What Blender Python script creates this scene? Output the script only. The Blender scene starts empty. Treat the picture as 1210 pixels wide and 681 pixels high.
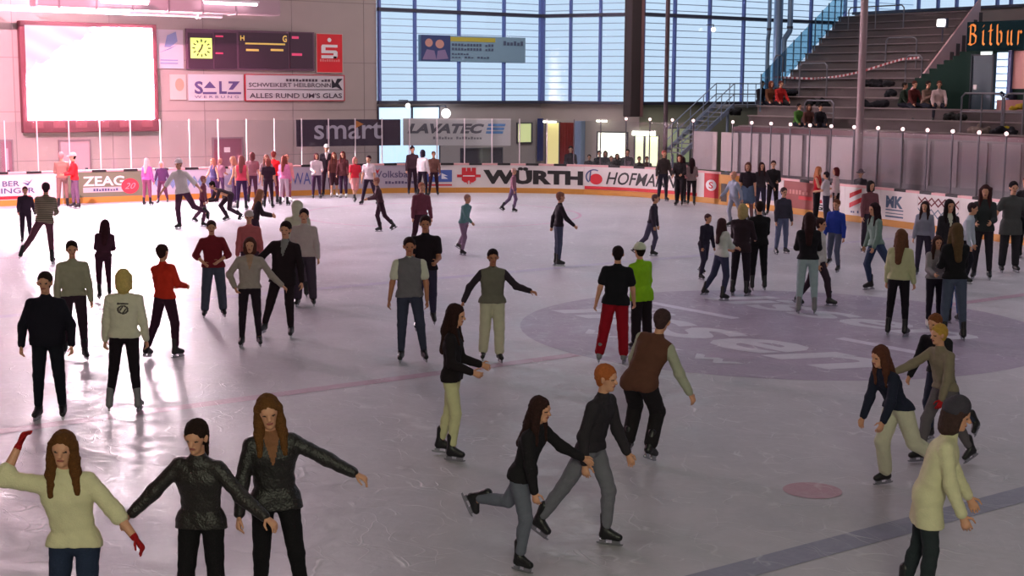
import bpy, math, random
import numpy as np
from mathutils import Vector, Matrix, Euler
random.seed(7)
S_ = bpy.context.scene
COL = S_.collection

# ------------------------------------------------------------------ camera
FPX, PITCH, ROLL, CAMH, YAW = 1680.0, 0.1407, 0.006, 4.08, 0.6276
CX, CY = -17.95, -16.84            # world X runs across the rink, world Y along it
cam_d = bpy.data.cameras.new('camera'); cam = bpy.data.objects.new('camera', cam_d); COL.objects.link(cam)
cam_d.sensor_width = 36.0; cam_d.sensor_fit = 'HORIZONTAL'; cam_d.lens = 36.0 * FPX / 1210.0
cam_d.clip_end = 300
cam.matrix_world = (Matrix.Translation((CX, CY, CAMH)) @ Matrix.Rotation(-YAW, 4, 'Z')
                    @ Matrix.Rotation(math.pi/2 - PITCH, 4, 'X') @ Matrix.Rotation(ROLL, 4, 'Z'))
S_.camera = cam
S_.view_settings.view_transform = 'Standard'; S_.view_settings.look = 'None'
S_.view_settings.exposure = 0.0; S_.view_settings.gamma = 1.0
S_.view_settings.use_curve_mapping = False

# ------------------------------------------------------------------ light
def lin(c):
    return tuple(((v/255.0)/12.92 if v/255.0 <= 0.04045 else ((v/255.0+0.055)/1.055)**2.4) for v in c)
W = bpy.data.worlds.new('world'); S_.world = W; W.use_nodes = True
bg = W.node_tree.nodes['Background']; bg.inputs[0].default_value = (0.62, 0.80, 1.0, 1); bg.inputs[1].default_value = 1.0

SCREEN_POWER = 125.0
def area(name, loc, size, power, color, target=None, sy=None):
    l = bpy.data.lights.new(name, 'AREA'); l.energy = power; l.size = size; l.color = color
    if sy: l.shape = 'RECTANGLE'; l.size_y = sy
    o = bpy.data.objects.new(name, l); COL.objects.link(o); o.location = loc
    if target is not None:
        o.rotation_euler = (Vector(target) - Vector(loc)).to_track_quat('-Z', 'Y').to_euler()
    return o
def spot(name, loc, target, power, color, ang=50, blend=0.6, rad=0.15):
    l = bpy.data.lights.new(name, 'SPOT'); l.energy = power; l.color = color; l.spot_size = math.radians(ang)
    l.spot_blend = blend; l.shadow_soft_size = rad
    o = bpy.data.objects.new(name, l); COL.objects.link(o); o.location = loc
    o.rotation_euler = (Vector(target) - Vector(loc)).to_track_quat('-Z', 'Y').to_euler()
    return o
# roof floodlights of the hall, plus added fills
area('hall_light', (-3, 21, 13.2), 13, 2200, (1.0, 0.82, 0.92), (-4, 16, 0), 16)
area('hall_light', (8, -2, 13.2), 14, 600, (0.94, 0.93, 1.0), (8, -2, 0), 14)
area('hall_light', (-13, -10, 13.2), 8, 150, (1.0, 0.95, 0.82), (-13, -10, 0), 8)
area('hall_light', (-22, -24, 8.0), 4, 1150, (0.97, 1.0, 0.74), (-6, 2, 1.0), 3)  # added camera-side fill that lifts the fronts of the nearest people
area('hall_light', (22, 14, 13.2), 8, 420, (1.0, 0.78, 0.80), (22, 14, 0), 12)
area('hall_light', (16, 25, 13.0), 7, 1000, (1.0, 0.90, 0.88), (16, 27, 0), 7)  # added fill that brightens the lower far walls
# added pink spots, tinting end wall and left ice like the screen's glow
spot('pink_fill_spot', (-9, 20, 11.5), (-5.5, 34.5, 4.0), 26000, (1.0, 0.46, 0.60), 75)
spot('pink_fill_spot', (-3, 21, 11.5), (0, 34.5, 3.0), 1300, (1.0, 0.60, 0.70), 75)
spot('pink_fill_spot', (-10, 24, 11.8), (-9, 10, 0), 3200, (1.0, 0.62, 0.78), 80)

spot('shadow_spot', (-1.0, 33.4, 7.3), (3.0, 4.0, 0), 7500, (1.0, 0.86, 0.92), 130, .5, .25)  # added spot by the screen, throws the skaters' long shadows
# ------------------------------------------------------------------ pixel rays (camera fitted to the rink markings)
_s, _c = math.sin(YAW), math.cos(YAW); _sp, _cp = math.sin(PITCH), math.cos(PITCH)
_sr, _cr = math.sin(ROLL), math.cos(ROLL)
RIGHT = Vector((_c, -_s, 0)); FWD = Vector((_s, _c, 0))
CAM = Vector((CX, CY, CAMH))
def ray(px, py):
    a = px - 605.0; b = py - 340.5
    X = _cr*a + _sr*b; Y = -_sr*a + _cr*b
    fw = FPX*_cp - Y*_sp; z = -FPX*_sp - Y*_cp
    return RIGHT*X + FWD*fw + Vector((0, 0, z))
def hit(px, py, ax, val):
    d = ray(px, py); t = (val - CAM[ax]) / d[ax]; return CAM + d*t
def G(px, py): return hit(px, py, 2, 0.0)
def proj(P):
    d = Vector(P) - CAM; r = d.dot(RIGHT); f = d.dot(FWD); z = d.z
    dep = f*_cp - z*_sp; up = f*_sp + z*_cp
    x = r/dep*FPX; y = -up/dep*FPX
    return 605 + _cr*x - _sr*y, 340.5 + _sr*x + _cr*y

# ------------------------------------------------------------------ materials
MATS = {}
def mat(name, rgb, rough=0.6, metal=0.0, bump=0.0, bscale=40.0, var=0.0, vscale=6.0, spec=0.5, coat=0.0, lincol=False):
    if name in MATS: return MATS[name]
    m = bpy.data.materials.new(name); m.use_nodes = True; nt = m.node_tree; b = nt.nodes['Principled BSDF']
    c = rgb if lincol else lin(rgb)
    b.inputs['Base Color'].default_value = (*c, 1); b.inputs['Roughness'].default_value = rough
    b.inputs['Metallic'].default_value = metal; b.inputs['Specular IOR Level'].default_value = spec
    b.inputs['Coat Weight'].default_value = coat
    if bump or var:
        tc = nt.nodes.new('ShaderNodeTexCoord')
        n = nt.nodes.new('ShaderNodeTexNoise'); n.inputs['Scale'].default_value = vscale; n.inputs['Detail'].default_value = 4
        nt.links.new(tc.outputs['Object'], n.inputs['Vector'])
        if var:
            mx = nt.nodes.new('ShaderNodeMix'); mx.data_type = 'RGBA'
            mx.inputs[6].default_value = (*[v*(1-var) for v in c], 1); mx.inputs[7].default_value = (*[min(1, v*(1+var)) for v in c], 1)
            nt.links.new(n.outputs['Fac'], mx.inputs[0]); nt.links.new(mx.outputs[2], b.inputs['Base Color'])
        if bump:
            n2 = nt.nodes.new('ShaderNodeTexNoise'); n2.inputs['Scale'].default_value = bscale; n2.inputs['Detail'].default_value = 3
            nt.links.new(tc.outputs['Object'], n2.inputs['Vector'])
            bp = nt.nodes.new('ShaderNodeBump'); bp.inputs['Strength'].default_value = bump; bp.inputs['Distance'].default_value = 0.02
            nt.links.new(n2.outputs['Fac'], bp.inputs['Height']); nt.links.new(bp.outputs['Normal'], b.inputs['Normal'])
    MATS[name] = m; return m
def emis(name, rgb, strength):
    if name in MATS: return MATS[name]
    m = bpy.data.materials.new(name); m.use_nodes = True; nt = m.node_tree; b = nt.nodes['Principled BSDF']
    c = lin(rgb); b.inputs['Base Color'].default_value = (*c, 1)
    b.inputs['Emission Color'].default_value = (*c, 1); b.inputs['Emission Strength'].default_value = strength
    MATS[name] = m; return m
def cloth(rgb, kind='plain'):
    key = 'cloth_%d_%d_%d_%s' % (rgb[0], rgb[1], rgb[2], kind)
    if key in MATS: return MATS[key]
    if kind == 'leather': m = mat(key, rgb, 0.35, 0, 0.5, 60, 0.2, 12)
    else: m = mat(key, rgb, 0.85, 0, 0.35, 90, 0.12, 14, spec=0.2)
    if kind == 'stripe' or kind == 'plaid':
        nt = m.node_tree; b = nt.nodes['Principled BSDF']
        tc = nt.nodes.new('ShaderNodeTexCoord'); w = nt.nodes.new('ShaderNodeTexWave'); w.bands_direction = 'Z'
        w.inputs['Scale'].default_value = 7.5 if kind == 'stripe' else 3; w.inputs['Distortion'].default_value = 0.2
        nt.links.new(tc.outputs['Object'], w.inputs['Vector'])
        r = nt.nodes.new('ShaderNodeValToRGB'); r.color_ramp.elements[0].position = 0.35; r.color_ramp.elements[1].position = 0.45
        c = lin(rgb); r.color_ramp.elements[0].color = (*[v*0.38 for v in c], 1); r.color_ramp.elements[1].color = (*[min(1, v*1.25) for v in c], 1)
        nt.links.new(w.outputs['Fac'], r.inputs[0]); nt.links.new(r.outputs[0], b.inputs['Base Color'])
    MATS[key] = m; return m

# ------------------------------------------------------------------ object helpers
def tag(o, label=None, cat=None, group=None, kind=None):
    if label: o['label'] = label
    if cat: o['category'] = cat
    if group: o['group'] = group
    if kind: o['kind'] = kind
    return o
def empty(name, loc, rz=0.0, label=None, cat=None, group=None):
    o = bpy.data.objects.new(name, None); COL.objects.link(o); o.location = loc; o.rotation_euler = (0, 0, rz)
    o.empty_display_size = 0.2
    return tag(o, label, cat, group)
class MB:
    """collects shapes into one mesh"""
    def __init__(s): s.v = []; s.f = []
    def add(s, vs, fs):
        n = len(s.v); s.v += [tuple(v) for v in vs]; s.f += [tuple(i+n for i in f) for f in fs]; return s
    def box(s, c, d, rz=0.0, M=None):
        R = Matrix.Rotation(rz, 3, 'Z') if M is None else M
        vs = [Vector(c) + R @ Vector((sx*d[0]/2, sy*d[1]/2, sz*d[2]/2)) for sx in (-1, 1) for sy in (-1, 1) for sz in (-1, 1)]
        return s.add(vs, [(0,1,3,2), (4,6,7,5), (0,4,5,1), (2,3,7,6), (0,2,6,4), (1,5,7,3)])
    def tube(s, a, b, r, n=8, r2=None, cap=True):
        a = Vector(a); b = Vector(b); r2 = r if r2 is None else r2
        q = (b-a).to_track_quat('Z', 'Y').to_matrix()
        vs = []
        for p, rr in ((a, r), (b, r2)):
            for i in range(n):
                t = 2*math.pi*i/n; vs.append(p + q @ Vector((rr*math.cos(t), rr*math.sin(t), 0)))
        fs = [(i, (i+1) % n, n+(i+1) % n, n+i) for i in range(n)]
        if cap: fs += [tuple(range(n-1, -1, -1)), tuple(range(n, 2*n))]
        return s.add(vs, fs)
    def path(s, pts, r, n=8):
        for a, b in zip(pts[:-1], pts[1:]): s.tube(a, b, r, n)
        for p in pts[1:-1]: s.ball(p, (r, r, r), 4, n)
        return s
    def ball(s, c, r, nv=8, nu=12):
        vs = []; fs = []
        for i in range(nv+1):
            t = math.pi*i/nv
            for j in range(nu):
                p = 2*math.pi*j/nu
                vs.append((c[0]+r[0]*math.sin(t)*math.cos(p), c[1]+r[1]*math.sin(t)*math.sin(p), c[2]+r[2]*math.cos(t)))
        for i in range(nv):
            for j in range(nu):
                fs.append((i*nu+j, (i+1)*nu+j, (i+1)*nu+(j+1) % nu, i*nu+(j+1) % nu))
        return s.add(vs, fs)
    def prism(s, poly, d):
        """poly: list of 3D points (planar), extruded by vector d"""
        n = len(poly); d = Vector(d)
        vs = [Vector(p) for p in poly] + [Vector(p)+d for p in poly]
        fs = [tuple(range(n)), tuple(range(2*n-1, n-1, -1))] + [(i, i+n, (i+1) % n+n, (i+1) % n) for i in range(n)]
        return s.add(vs, fs)
    def build(s, name, m, parent=None, smooth=False, bevel=0.0):
        me = bpy.data.meshes.new(name); me.from_pydata(s.v, [], s.f); me.validate(); me.update()
        if m: me.materials.append(m)
        if smooth: me.polygons.foreach_set('use_smooth', [True]*len(me.polygons))
        import bmesh
        bm = bmesh.new(); bm.from_mesh(me); bmesh.ops.recalc_face_normals(bm, faces=bm.faces); bm.to_mesh(me); bm.free()
        o = bpy.data.objects.new(name, me); COL.objects.link(o)
        if parent: o.parent = parent
        if bevel:
            b = o.modifiers.new('bevel', 'BEVEL'); b.width = bevel; b.segments = 2; b.limit_method = 'ANGLE'
        return o
def text_mesh(body, height=1.0, bold=0.0, shear=0.0, width=None, space=1.0, res=3):
    """flat letter outline mesh in the XY plane: origin bottom left, cap height = height, total width = width"""
    cu = bpy.data.curves.new('t', 'FONT'); cu.body = body; cu.size = 1.0; cu.offset = bold; cu.shear = shear
    cu.space_character = space; cu.resolution_u = res; cu.fill_mode = 'FRONT'; cu.extrude = 0.0
    o = bpy.data.objects.new('t', cu); COL.objects.link(o)
    bpy.context.view_layer.update()
    me = bpy.data.meshes.new_from_object(o.evaluated_get(bpy.context.evaluated_depsgraph_get()))
    bpy.data.objects.remove(o); bpy.data.curves.remove(cu)
    n = len(me.vertices); co = np.empty(n*3); me.vertices.foreach_get('co', co); co = co.reshape(-1, 3)
    fs = [tuple(p.vertices) for p in me.polygons]; bpy.data.meshes.remove(me)
    lo = co.min(0); hi = co.max(0); co = co - lo
    k = height/(hi[1]-lo[1]); kx = k if width is None else width/(hi[0]-lo[0])
    return co[:, 0]*kx, co[:, 1]*k, fs
# ------------------------------------------------------------------ signed-distance figures
def surface_nets(F, org, h):
    nx, ny, nz = F.shape
    ins = F < 0
    c = np.zeros((nx-1, ny-1, nz-1), np.int8)
    for i in (0, 1):
        for j in (0, 1):
            for k in (0, 1):
                c += ins[i:nx-1+i, j:ny-1+j, k:nz-1+k]
    act = (c > 0) & (c < 8)
    idx = np.argwhere(act); n = len(idx)
    if n == 0: return np.zeros((0, 3)), []
    ids = -np.ones(act.shape, np.int64); ids[act] = np.arange(n)
    acc = np.zeros((n, 3)); cnt = np.zeros(n)
    corners = [(i, j, k) for i in (0, 1) for j in (0, 1) for k in (0, 1)]
    vals = {cc: F[idx[:, 0]+cc[0], idx[:, 1]+cc[1], idx[:, 2]+cc[2]] for cc in corners}
    for a in corners:
        for ax in range(3):
            if a[ax] == 0:
                b = list(a); b[ax] = 1; b = tuple(b)
                va, vb = vals[a], vals[b]; m = (va < 0) != (vb < 0)
                t = np.where(m, va/(va-vb+1e-12), 0)
                p = np.array(a, float)[None, :].repeat(n, 0); p[:, ax] += t
                acc[m] += p[m]; cnt[m] += 1
    V = (idx + acc/cnt[:, None])*h + org
    faces = []
    for ax in range(3):
        o1, o2 = [d for d in range(3) if d != ax]
        sl0 = [slice(None)]*3; sl1 = [slice(None)]*3; sl0[ax] = slice(0, -1); sl1[ax] = slice(1, None)
        ch = ins[tuple(sl0)] != ins[tuple(sl1)]
        e = np.argwhere(ch)
        m = (e[:, o1] > 0) & (e[:, o2] > 0) & (e[:, o1] < F.shape[o1]-1) & (e[:, o2] < F.shape[o2]-1)
        e = e[m]
        if not len(e): continue
        flip = ins[e[:, 0], e[:, 1], e[:, 2]]
        def cid(d1, d2):
            q = e.copy(); q[:, o1] -= d1; q[:, o2] -= d2; return ids[q[:, 0], q[:, 1], q[:, 2]]
        quad = np.stack([cid(0, 0), cid(1, 0), cid(1, 1), cid(0, 1)], 1)
        if ax == 1: flip = ~flip
        quad[flip] = quad[flip][:, ::-1]
        faces.append(quad)
    return V, np.concatenate(faces)

class SDF:
    """smooth union of round cones; each primitive is (a, b, r1, r2, n, q) flattened by q along n"""
    def __init__(s, k=0.02): s.p = []; s.sub = []; s.k = k; s.fold = 0.0; s.hairy = 0.0; s.clip = []
    def rc(s, a, b, r1, r2=None, n=None, q=1.0, k=None):
        s.p.append((np.array(a, float), np.array(b, float), float(r1), float(r1 if r2 is None else r2),
                    None if n is None else np.array(n, float), q, s.k if k is None else k)); return s
    def cut(s, a, b, r1, r2=None):
        s.sub.append((np.array(a, float), np.array(b, float), float(r1), float(r1 if r2 is None else r2))); return s
    @staticmethod
    def dist(P, a, b, r1, r2, n, q):
        if n is not None and q != 1.0:
            P = P + (((P-a) @ n)[:, None]*(q-1))*n[None, :]
            b = a + (b-a) + ((b-a) @ n)*(q-1)*n
        ab = b-a; L = float(ab @ ab)
        if L < 1e-10: return np.linalg.norm(P-a, axis=1)-r1
        t = np.clip(((P-a) @ ab)/L, 0, 1)
        d = np.linalg.norm(P-a-t[:, None]*ab, axis=1) - (r1+(r2-r1)*t)
        return d
    def mesh(s, h, name, mats, mfun=None):
        prims = [p for p in s.p if p[0] is not None]
        lo = np.min([np.minimum(p[0], p[1])-max(p[2], p[3]) for p in prims], 0)-3*h
        hi = np.max([np.maximum(p[0], p[1])+max(p[2], p[3]) for p in prims], 0)+3*h
        n = np.ceil((hi-lo)/h).astype(int)+1
        F = np.full(tuple(n), 1.0, np.float64)
        ax = [lo[i]+h*np.arange(n[i]) for i in range(3)]
        def box(a, b, r, mg):
            l = np.minimum(a, b)-r-mg; u = np.maximum(a, b)+r+mg
            i0 = np.maximum(np.floor((l-lo)/h).astype(int), 0); i1 = np.minimum(np.ceil((u-lo)/h).astype(int)+1, n)
            if np.any(i1 <= i0): return None
            sl = tuple(slice(i0[i], i1[i]) for i in range(3))
            g = np.meshgrid(ax[0][sl[0]], ax[1][sl[1]], ax[2][sl[2]], indexing='ij')
            return sl, np.stack([x.ravel() for x in g], 1)
        for (a, b, r1, r2, nn, q, k) in s.p:
            if a is None:        # a plane that trims what was laid down before it (straight hem)
                X, Y, Z = np.meshgrid(*ax, indexing='ij', sparse=True)
                F = np.maximum(F, (X-b[0])*r1[0]+(Y-b[1])*r1[1]+(Z-b[2])*r1[2]); continue
            r = max(r1, r2); B = box(a, b, r, max(2.2*k, 2.5*h))
            if B is None: continue
            sl, P = B
            d = s.dist(P, a, b, r1, r2, nn, q)
            f = F[sl].ravel()
            hh = np.maximum(k-np.abs(f-d), 0)/max(k, 1e-6)
            F[sl] = (np.minimum(f, d)-hh*hh*k*0.25).reshape(F[sl].shape)
        for (a, b, r1, r2) in s.sub:
            B = box(a, b, max(r1, r2), 2*h)
            if B is None: continue
            sl, P = B; d = s.dist(P, a, b, r1, r2, None, 1.0)
            F[sl] = np.maximum(F[sl], -d.reshape(F[sl].shape))
        if s.fold:
            g = np.meshgrid(*ax, indexing='ij'); X, Y, Z = g
            w = np.sin(31*X+9*np.sin(7*Z+3*Y))*np.sin(38*Z+6*np.sin(11*X-4*Y)+5*Y)*0.6+0.4*np.sin(27*Y+33*Z+7*np.sin(9*X))
            F += s.fold*w
        if s.hairy:
            X, Y, Z = np.meshgrid(*ax, indexing='ij')
            F += s.hairy*(np.sin(150*X+3*np.sin(40*Z))*np.sin(140*Y+2*np.sin(50*Z))*.6+np.sin(60*X+5*np.sin(30*Z))*np.sin(65*Z+60*Y)*.5)
        for (pt, nn) in s.clip:
            g = np.meshgrid(*ax, indexing='ij')
            F = np.maximum(F, (g[0]-pt[0])*nn[0]+(g[1]-pt[1])*nn[1]+(g[2]-pt[2])*nn[2])
        V, Q = surface_nets(F, lo, h)
        me = bpy.data.meshes.new(name)
        nv, nf = len(V), len(Q)
        me.vertices.add(nv); me.vertices.foreach_set('co', V.ravel())
        if nf:
            me.loops.add(nf*4); me.loops.foreach_set('vertex_index', Q.ravel().astype(np.int32))
            me.polygons.add(nf); me.polygons.foreach_set('loop_start', np.arange(0, nf*4, 4, dtype=np.int32))
            me.polygons.foreach_set('loop_total', np.full(nf, 4, np.int32))
            me.polygons.foreach_set('use_smooth', np.ones(nf, bool))
            for m in mats: me.materials.append(m)
            if mfun is not None: me.polygons.foreach_set('material_index', mfun(V[Q].mean(1)).astype(np.int32))
            me.update(calc_edges=True)
        return me
def mobj(name, me, parent=None):
    o = bpy.data.objects.new(name, me); COL.objects.link(o)
    if parent: o.parent = parent
    return o

def dirv(f, a, s):
    """limb direction: f = swing forward, a = out to the side (degrees), s = +1 left / -1 right; front is -Y"""
    f = math.radians(f); a = math.radians(a)
    return Vector((s*math.sin(a), -math.sin(f)*math.cos(a), -math.cos(f)*math.cos(a)))

SKIN = {'l': (206, 150, 120), 'm': (176, 118, 88), 'd': (140, 90, 64)}
_skate = {}
def skate_mesh(color, h):
    key = (color, round(h, 4))
    if key in _skate: return _skate[key]
    s = SDF(0.02)   # ankle at the origin, toe towards -Y, sole at z=-0.085
    s.rc((0, 0.012, 0.15), (0, 0.01, 0.02), 0.049, 0.046)
    s.rc((0, 0.015, 0.0), (0, 0.03, -0.045), 0.046, 0.042)
    s.rc((0, 0.02, -0.045), (0, -0.13, -0.055), 0.042, 0.036)
    s.rc((0, -0.02, -0.01), (0, -0.09, -0.04), 0.042, 0.036)
    s.rc((0, -0.005, 0.14), (0, -0.035, 0.165), 0.028, 0.018)
    s.clip = [((0, 0, -0.09), (0, 0, -1))]
    me = s.mesh(min(h, 0.016), 'skate', [mat('boot_'+color, (215, 212, 208) if color == 'white' else ((22, 22, 26) if color == 'black' else (120, 120, 124)), 0.4, 0, 0.2, 60)])
    b = MB()      # holder and steel runner
    b.box((0, 0.035, -0.105), (0.03, 0.06, 0.032)); b.box((0, -0.10, -0.105), (0.034, 0.075, 0.032))
    prof = [(0, 0.10, -0.118), (0, 0.095, -0.136), (0, 0.05, -0.142), (0, -0.12, -0.142), (0, -0.165, -0.134), (0, -0.175, -0.118)]
    b.prism([Vector(p)-Vector((0.003, 0, 0)) for p in prof], (0.006, 0, 0))
    bm_ = b.build('blade', mat('blade_steel', (170, 172, 178), 0.25, 0.9)); bme = bm_.data; bpy.data.objects.remove(bm_)
    _skate[key] = (me, bme); return _skate[key]

LEGS = {
 'st': ((1, 4, -2, 3), (-1, 4, -4, 3)), 'st2': ((4, 7, -2, 5), (-3, 6, -5, 4)), 'tog': ((1, 1, -3, 1), (0, 1, -4, 1)),
 'wkR': ((24, 3, 8, 2), (-14, 3, -34, 2)), 'wkL': ((-14, 3, -34, 2), (24, 3, 8, 2)),
 'glR': ((14, 2, -12, 1), (-16, 14, -42, 20)), 'glL': ((-16, 14, -42, 20), (14, 2, -12, 1)),
 'pushR': ((-20, 26, -30, 28), (20, 0, -14, 0)), 'pushL': ((20, 0, -14, 0), (-20, 26, -30, 28)),
 'kickL': ((12, 3, -14, 2), (-30, 6, -78, 6)), 'kickR': ((-30, 6, -78, 6), (12, 3, -14, 2)),
 'wide': ((4, 14, -4, 14), (-2, 14, -6, 14)), 'sit': ((82, 10, 2, 4), (80, 12, 5, 4)),
 'sit2': ((78, 16, 12, 8), (84, 6, -4, 2)),
}
ARMS = {
 'dn': ((4, 9, 12, 6), (2, 9, 10, 6)), 'dn2': ((-6, 12, 14, 10), (10, 10, 26, 4)), 'sw': ((26, 8, 48, 2), (-22, 12, -8, 10)),
 'sw2': ((-22, 12, -8, 10), (26, 8, 48, 2)), 'fr': ((20, 6, 75, -12), (18, 6, 80, -12)), 'cross': ((22, 8, 72, -48), (20, 8, 78, -48)),
 'pk': ((-4, 16, 22, -2), (-4, 16, 22, -2)), 'out': ((4, 48, 12, 60), (4, 48, 12, 60)), 'hip': ((-16, 40, 16, -38), (-16, 40, 16, -38)),
 'upR': ((30, 20, 130, 10), (4, 10, 12, 6)), 'upL': ((4, 10, 12, 6), (30, 20, 130, 10)), 'ph': ((24, 6, 118, -18), (10, 8, 30, 2)),
 'lap': ((22, 10, 46, -2), (24, 10, 50, -2)), 'half': ((2, 28, 20, 30), (2, 28, 20, 30)),
}
PEOPLE = []
def person(label, foot=None, top=None, head=None, S=None, face=0, lean=(3, 0), legs='st', arms='dn', tilt=(0, 0),
           top_c=(30, 30, 34), sleeve='long', hem=0.0, top_k='plain', vest=None, low='jeans', low_c=(38, 42, 58), hair='short',
           hair_c=(34, 24, 20), skin='l', skates='black', hat=None, hat_c=(220, 220, 220), hood=None, fat=1.0, group=None, base=0.0,
           support=None, at=None, gloves=None, collar=None, backprint=None, bag=None, female=None, turn=0):
    if female is None: female = hair in ('long', 'pony', 'curly')
    LG = LEGS[legs] if isinstance(legs, str) else legs; AR = ARMS[arms] if isinstance(arms, str) else arms
    def skel(S):
        J = {}
        lf, ls = math.radians(lean[0]), math.radians(lean[1])
        up = Vector((math.sin(ls), -math.sin(lf)*math.cos(ls), math.cos(lf)*math.cos(ls)))
        rt = Matrix.Rotation(math.radians(turn), 3, 'Z') @ Vector((1, 0, 0))
        rt = (rt - up*rt.dot(up)).normalized(); fr = -(up.cross(rt)).normalized()   # fr points to the front (-Y)
        if fr.y > 0 and abs(turn) < 80: fr = -fr
        pel = Vector((0, 0, 0)); J['pel'] = pel; J['up'], J['rt'], J['fr'] = up, rt, fr
        J['waist'] = pel + up*0.085*S; J['chest'] = pel + up*0.20*S + fr*0.0*S; J['neck'] = pel + up*0.292*S
        hf = lf*0.35 + math.radians(tilt[0]); hs = ls*0.5 + math.radians(tilt[1])
        hup = Vector((math.sin(hs), -math.sin(hf)*math.cos(hs), math.cos(hf)*math.cos(hs)))
        J['hup'] = hup; J['hrt'] = (rt - hup*rt.dot(hup)).normalized(); J['hfr'] = (fr - hup*fr.dot(hup)).normalized()
        J['headb'] = J['neck'] + (hup*0.6+up*0.4)*0.046*S; J['head'] = J['headb'] + hup*0.062*S + J['hfr']*0.008*S
        J['top'] = J['head'] + hup*0.075*S
        for s, i in ((-1, 0), (1, 1)):
            hip = pel + Vector((s*0.052*S, 0, -0.012*S)); f1, a1, f2, a2 = LG[i]
            kn = hip + dirv(f1, a1, s)*0.245*S; an = kn + dirv(f2, a2, s)*0.235*S
            J['hip', s], J['knee', s], J['ank', s] = hip, kn, an
            J['shin', s] = dirv(f2, a2, s)
            sw = 0.090 if female else 0.103
            sh = J['neck'] - up*0.036*S + rt*(s*sw*S)
            f1, a1, f2, a2 = AR[i]
            el = sh + dirv(f1, a1, s)*0.165*S; wr = el + dirv(f2, a2, s)*0.142*S
            J['sh', s], J['el', s], J['wr', s] = sh, el, wr; J['fa', s] = dirv(f2, a2, s)
        return J
    def foots(J, S):
        r = {}
        for s in (-1, 1):
            an = J['ank', s]; sh = J['shin', s]
            pitch = math.atan2(-sh.y*-1, -sh.z)     # shin swing
            # foot keeps to the ground when the shin is near upright, follows the shin when the leg is kicked back
            sw = math.degrees(math.atan2(-sh.y, -sh.z))   # + = forward
            fp = 0.0 if sw > -10 else (sw+10)*0.9
            r[s] = fp
        return r
    def lowest(J, S):
        z = {}
        for s in (-1, 1):
            fp = math.radians(foots(J, S)[s]); k = S/1.75
            # toe / heel of blade
            zz = []
            for (yy, z0) in ((0.10, -0.142), (-0.17, -0.142)):
                zz.append(J['ank', s].z + (z0*math.cos(fp) - (-yy)*math.sin(-fp)*1)*k if False else J['ank', s].z + (z0*math.cos(fp) + yy*math.sin(-fp)*-1*-1)*k)
            z[s] = min(zz)
        return z
    S0 = S or 1.7
    J = skel(S0); lw = lowest(J, S0); sup = support or (-1 if lw[-1] <= lw[1] else 1)
    seat = isinstance(legs, str) and legs.startswith('sit')
    zmin = min(lw.values()); Ht = J['top'].z - zmin
    rz = -YAW + math.radians(face)
    R = Matrix.Rotation(rz, 3, 'Z')
    if at is not None: g = Vector(at)
    elif foot is not None:
        g = hit(foot[0], foot[1], 2, base)
    else:
        g = hit(head[0], head[1], 2, base + Ht)     # head top pixel and stature give the place
    if foot is not None and top is not None and S is None:
        q = R @ (J['top'] - J['ank', sup]); gg = Vector((g.x+q.x, g.y+q.y))
        # height at that place whose image row is 'top'
        a, b = 0.3, 2.6
        for _ in range(30):
            m = (a+b)/2
            if proj((gg.x, gg.y, base+m))[1] > top: a = m
            else: b = m
        S0 = S0*a/Ht
        if S0 > 1.93 or S0 < 1.3: print('STATURE', round(S0, 2), label)
        S0 = min(max(S0, 1.15), 1.96)
        J = skel(S0); lw = lowest(J, S0); zmin = min(lw.values())
    off = Vector((0, 0, -zmin))
    if foot is not None and not seat:
        p = R @ J['ank', sup]; org = Vector((g.x-p.x, g.y-p.y, base))
    elif head is not None:
        p = R @ J['top']; org = Vector((g.x-p.x, g.y-p.y, base))
    else: org = Vector((g.x, g.y, base if at is None else g.z))
    if seat: off = Vector((0, 0, 0.075*S0))       # pelvis rests on the bench; base = bench height
    for k_ in list(J):
        if k_ not in ('up', 'rt', 'fr', 'hup', 'hrt', 'hfr') and not (isinstance(k_, tuple) and k_[0] in ('shin', 'fa')):
            J[k_] = J[k_] + off
    root = empty('person', org, rz, label, 'person', group)
    D = (org-CAM).length
    h = min(max(0.0085, D/1680*1.05), 0.019)
    S = S0; HS = 1.08*S
    sk = mat('skin_'+skin, SKIN[skin], 0.55, 0, 0.1, 60, 0.06, 10)
    hc = mat('hair_%d_%d_%d' % hair_c, hair_c, 0.85, 0, 0.8, 90, 0.3, 30, spec=0.15)
    up, rt, fr = J['up'], J['rt'], J['fr']; hup, hrt, hfr = J['hup'], J['hrt'], J['hfr']
    H = J['head']
    near = D < 26
    # ---- body
    b = SDF(0.022)
    b.rc(J['pel']-rt*.032*S, J['pel']+rt*.032*S, .054*S, None, fr, 1.15)
    b.rc(J['waist']-rt*.022*S, J['waist']+rt*.022*S, .052*S, None, fr, 1.2)
    b.rc(J['pel'], J['chest'], .055*S, .06*S, fr, 1.15)
    b.rc(J['chest']-rt*.04*S, J['chest']+rt*.04*S, .062*S, None, fr, 1.2)
    for s in (-1, 1): b.rc(J['neck']-up*.018*S+rt*s*.02*S, J['sh', s]-rt*s*.012*S, .028*S, .028*S)
    b.rc(J['neck']-up*.02*S, J['headb']+hup*.02*S, .031*S, .029*S)
    # head: cranium, face, jaw, nose, ears, brow
    b.rc(H+hup*.018*HS-hfr*.012*HS, H+hup*.018*HS+hfr*.004*HS, .047*HS, .045*HS, hrt, 1.12, 0.015)
    b.rc(H+hup*.01*HS+hfr*.012*HS, H-hup*.038*HS+hfr*.018*HS, .036*HS, .024*HS, None, 1, 0.015)
    b.rc(H+hup*.004*HS+hfr*.046*HS, H-hup*.012*HS+hfr*.055*HS, .006*HS, .009*HS, None, 1, 0.008)
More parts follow.
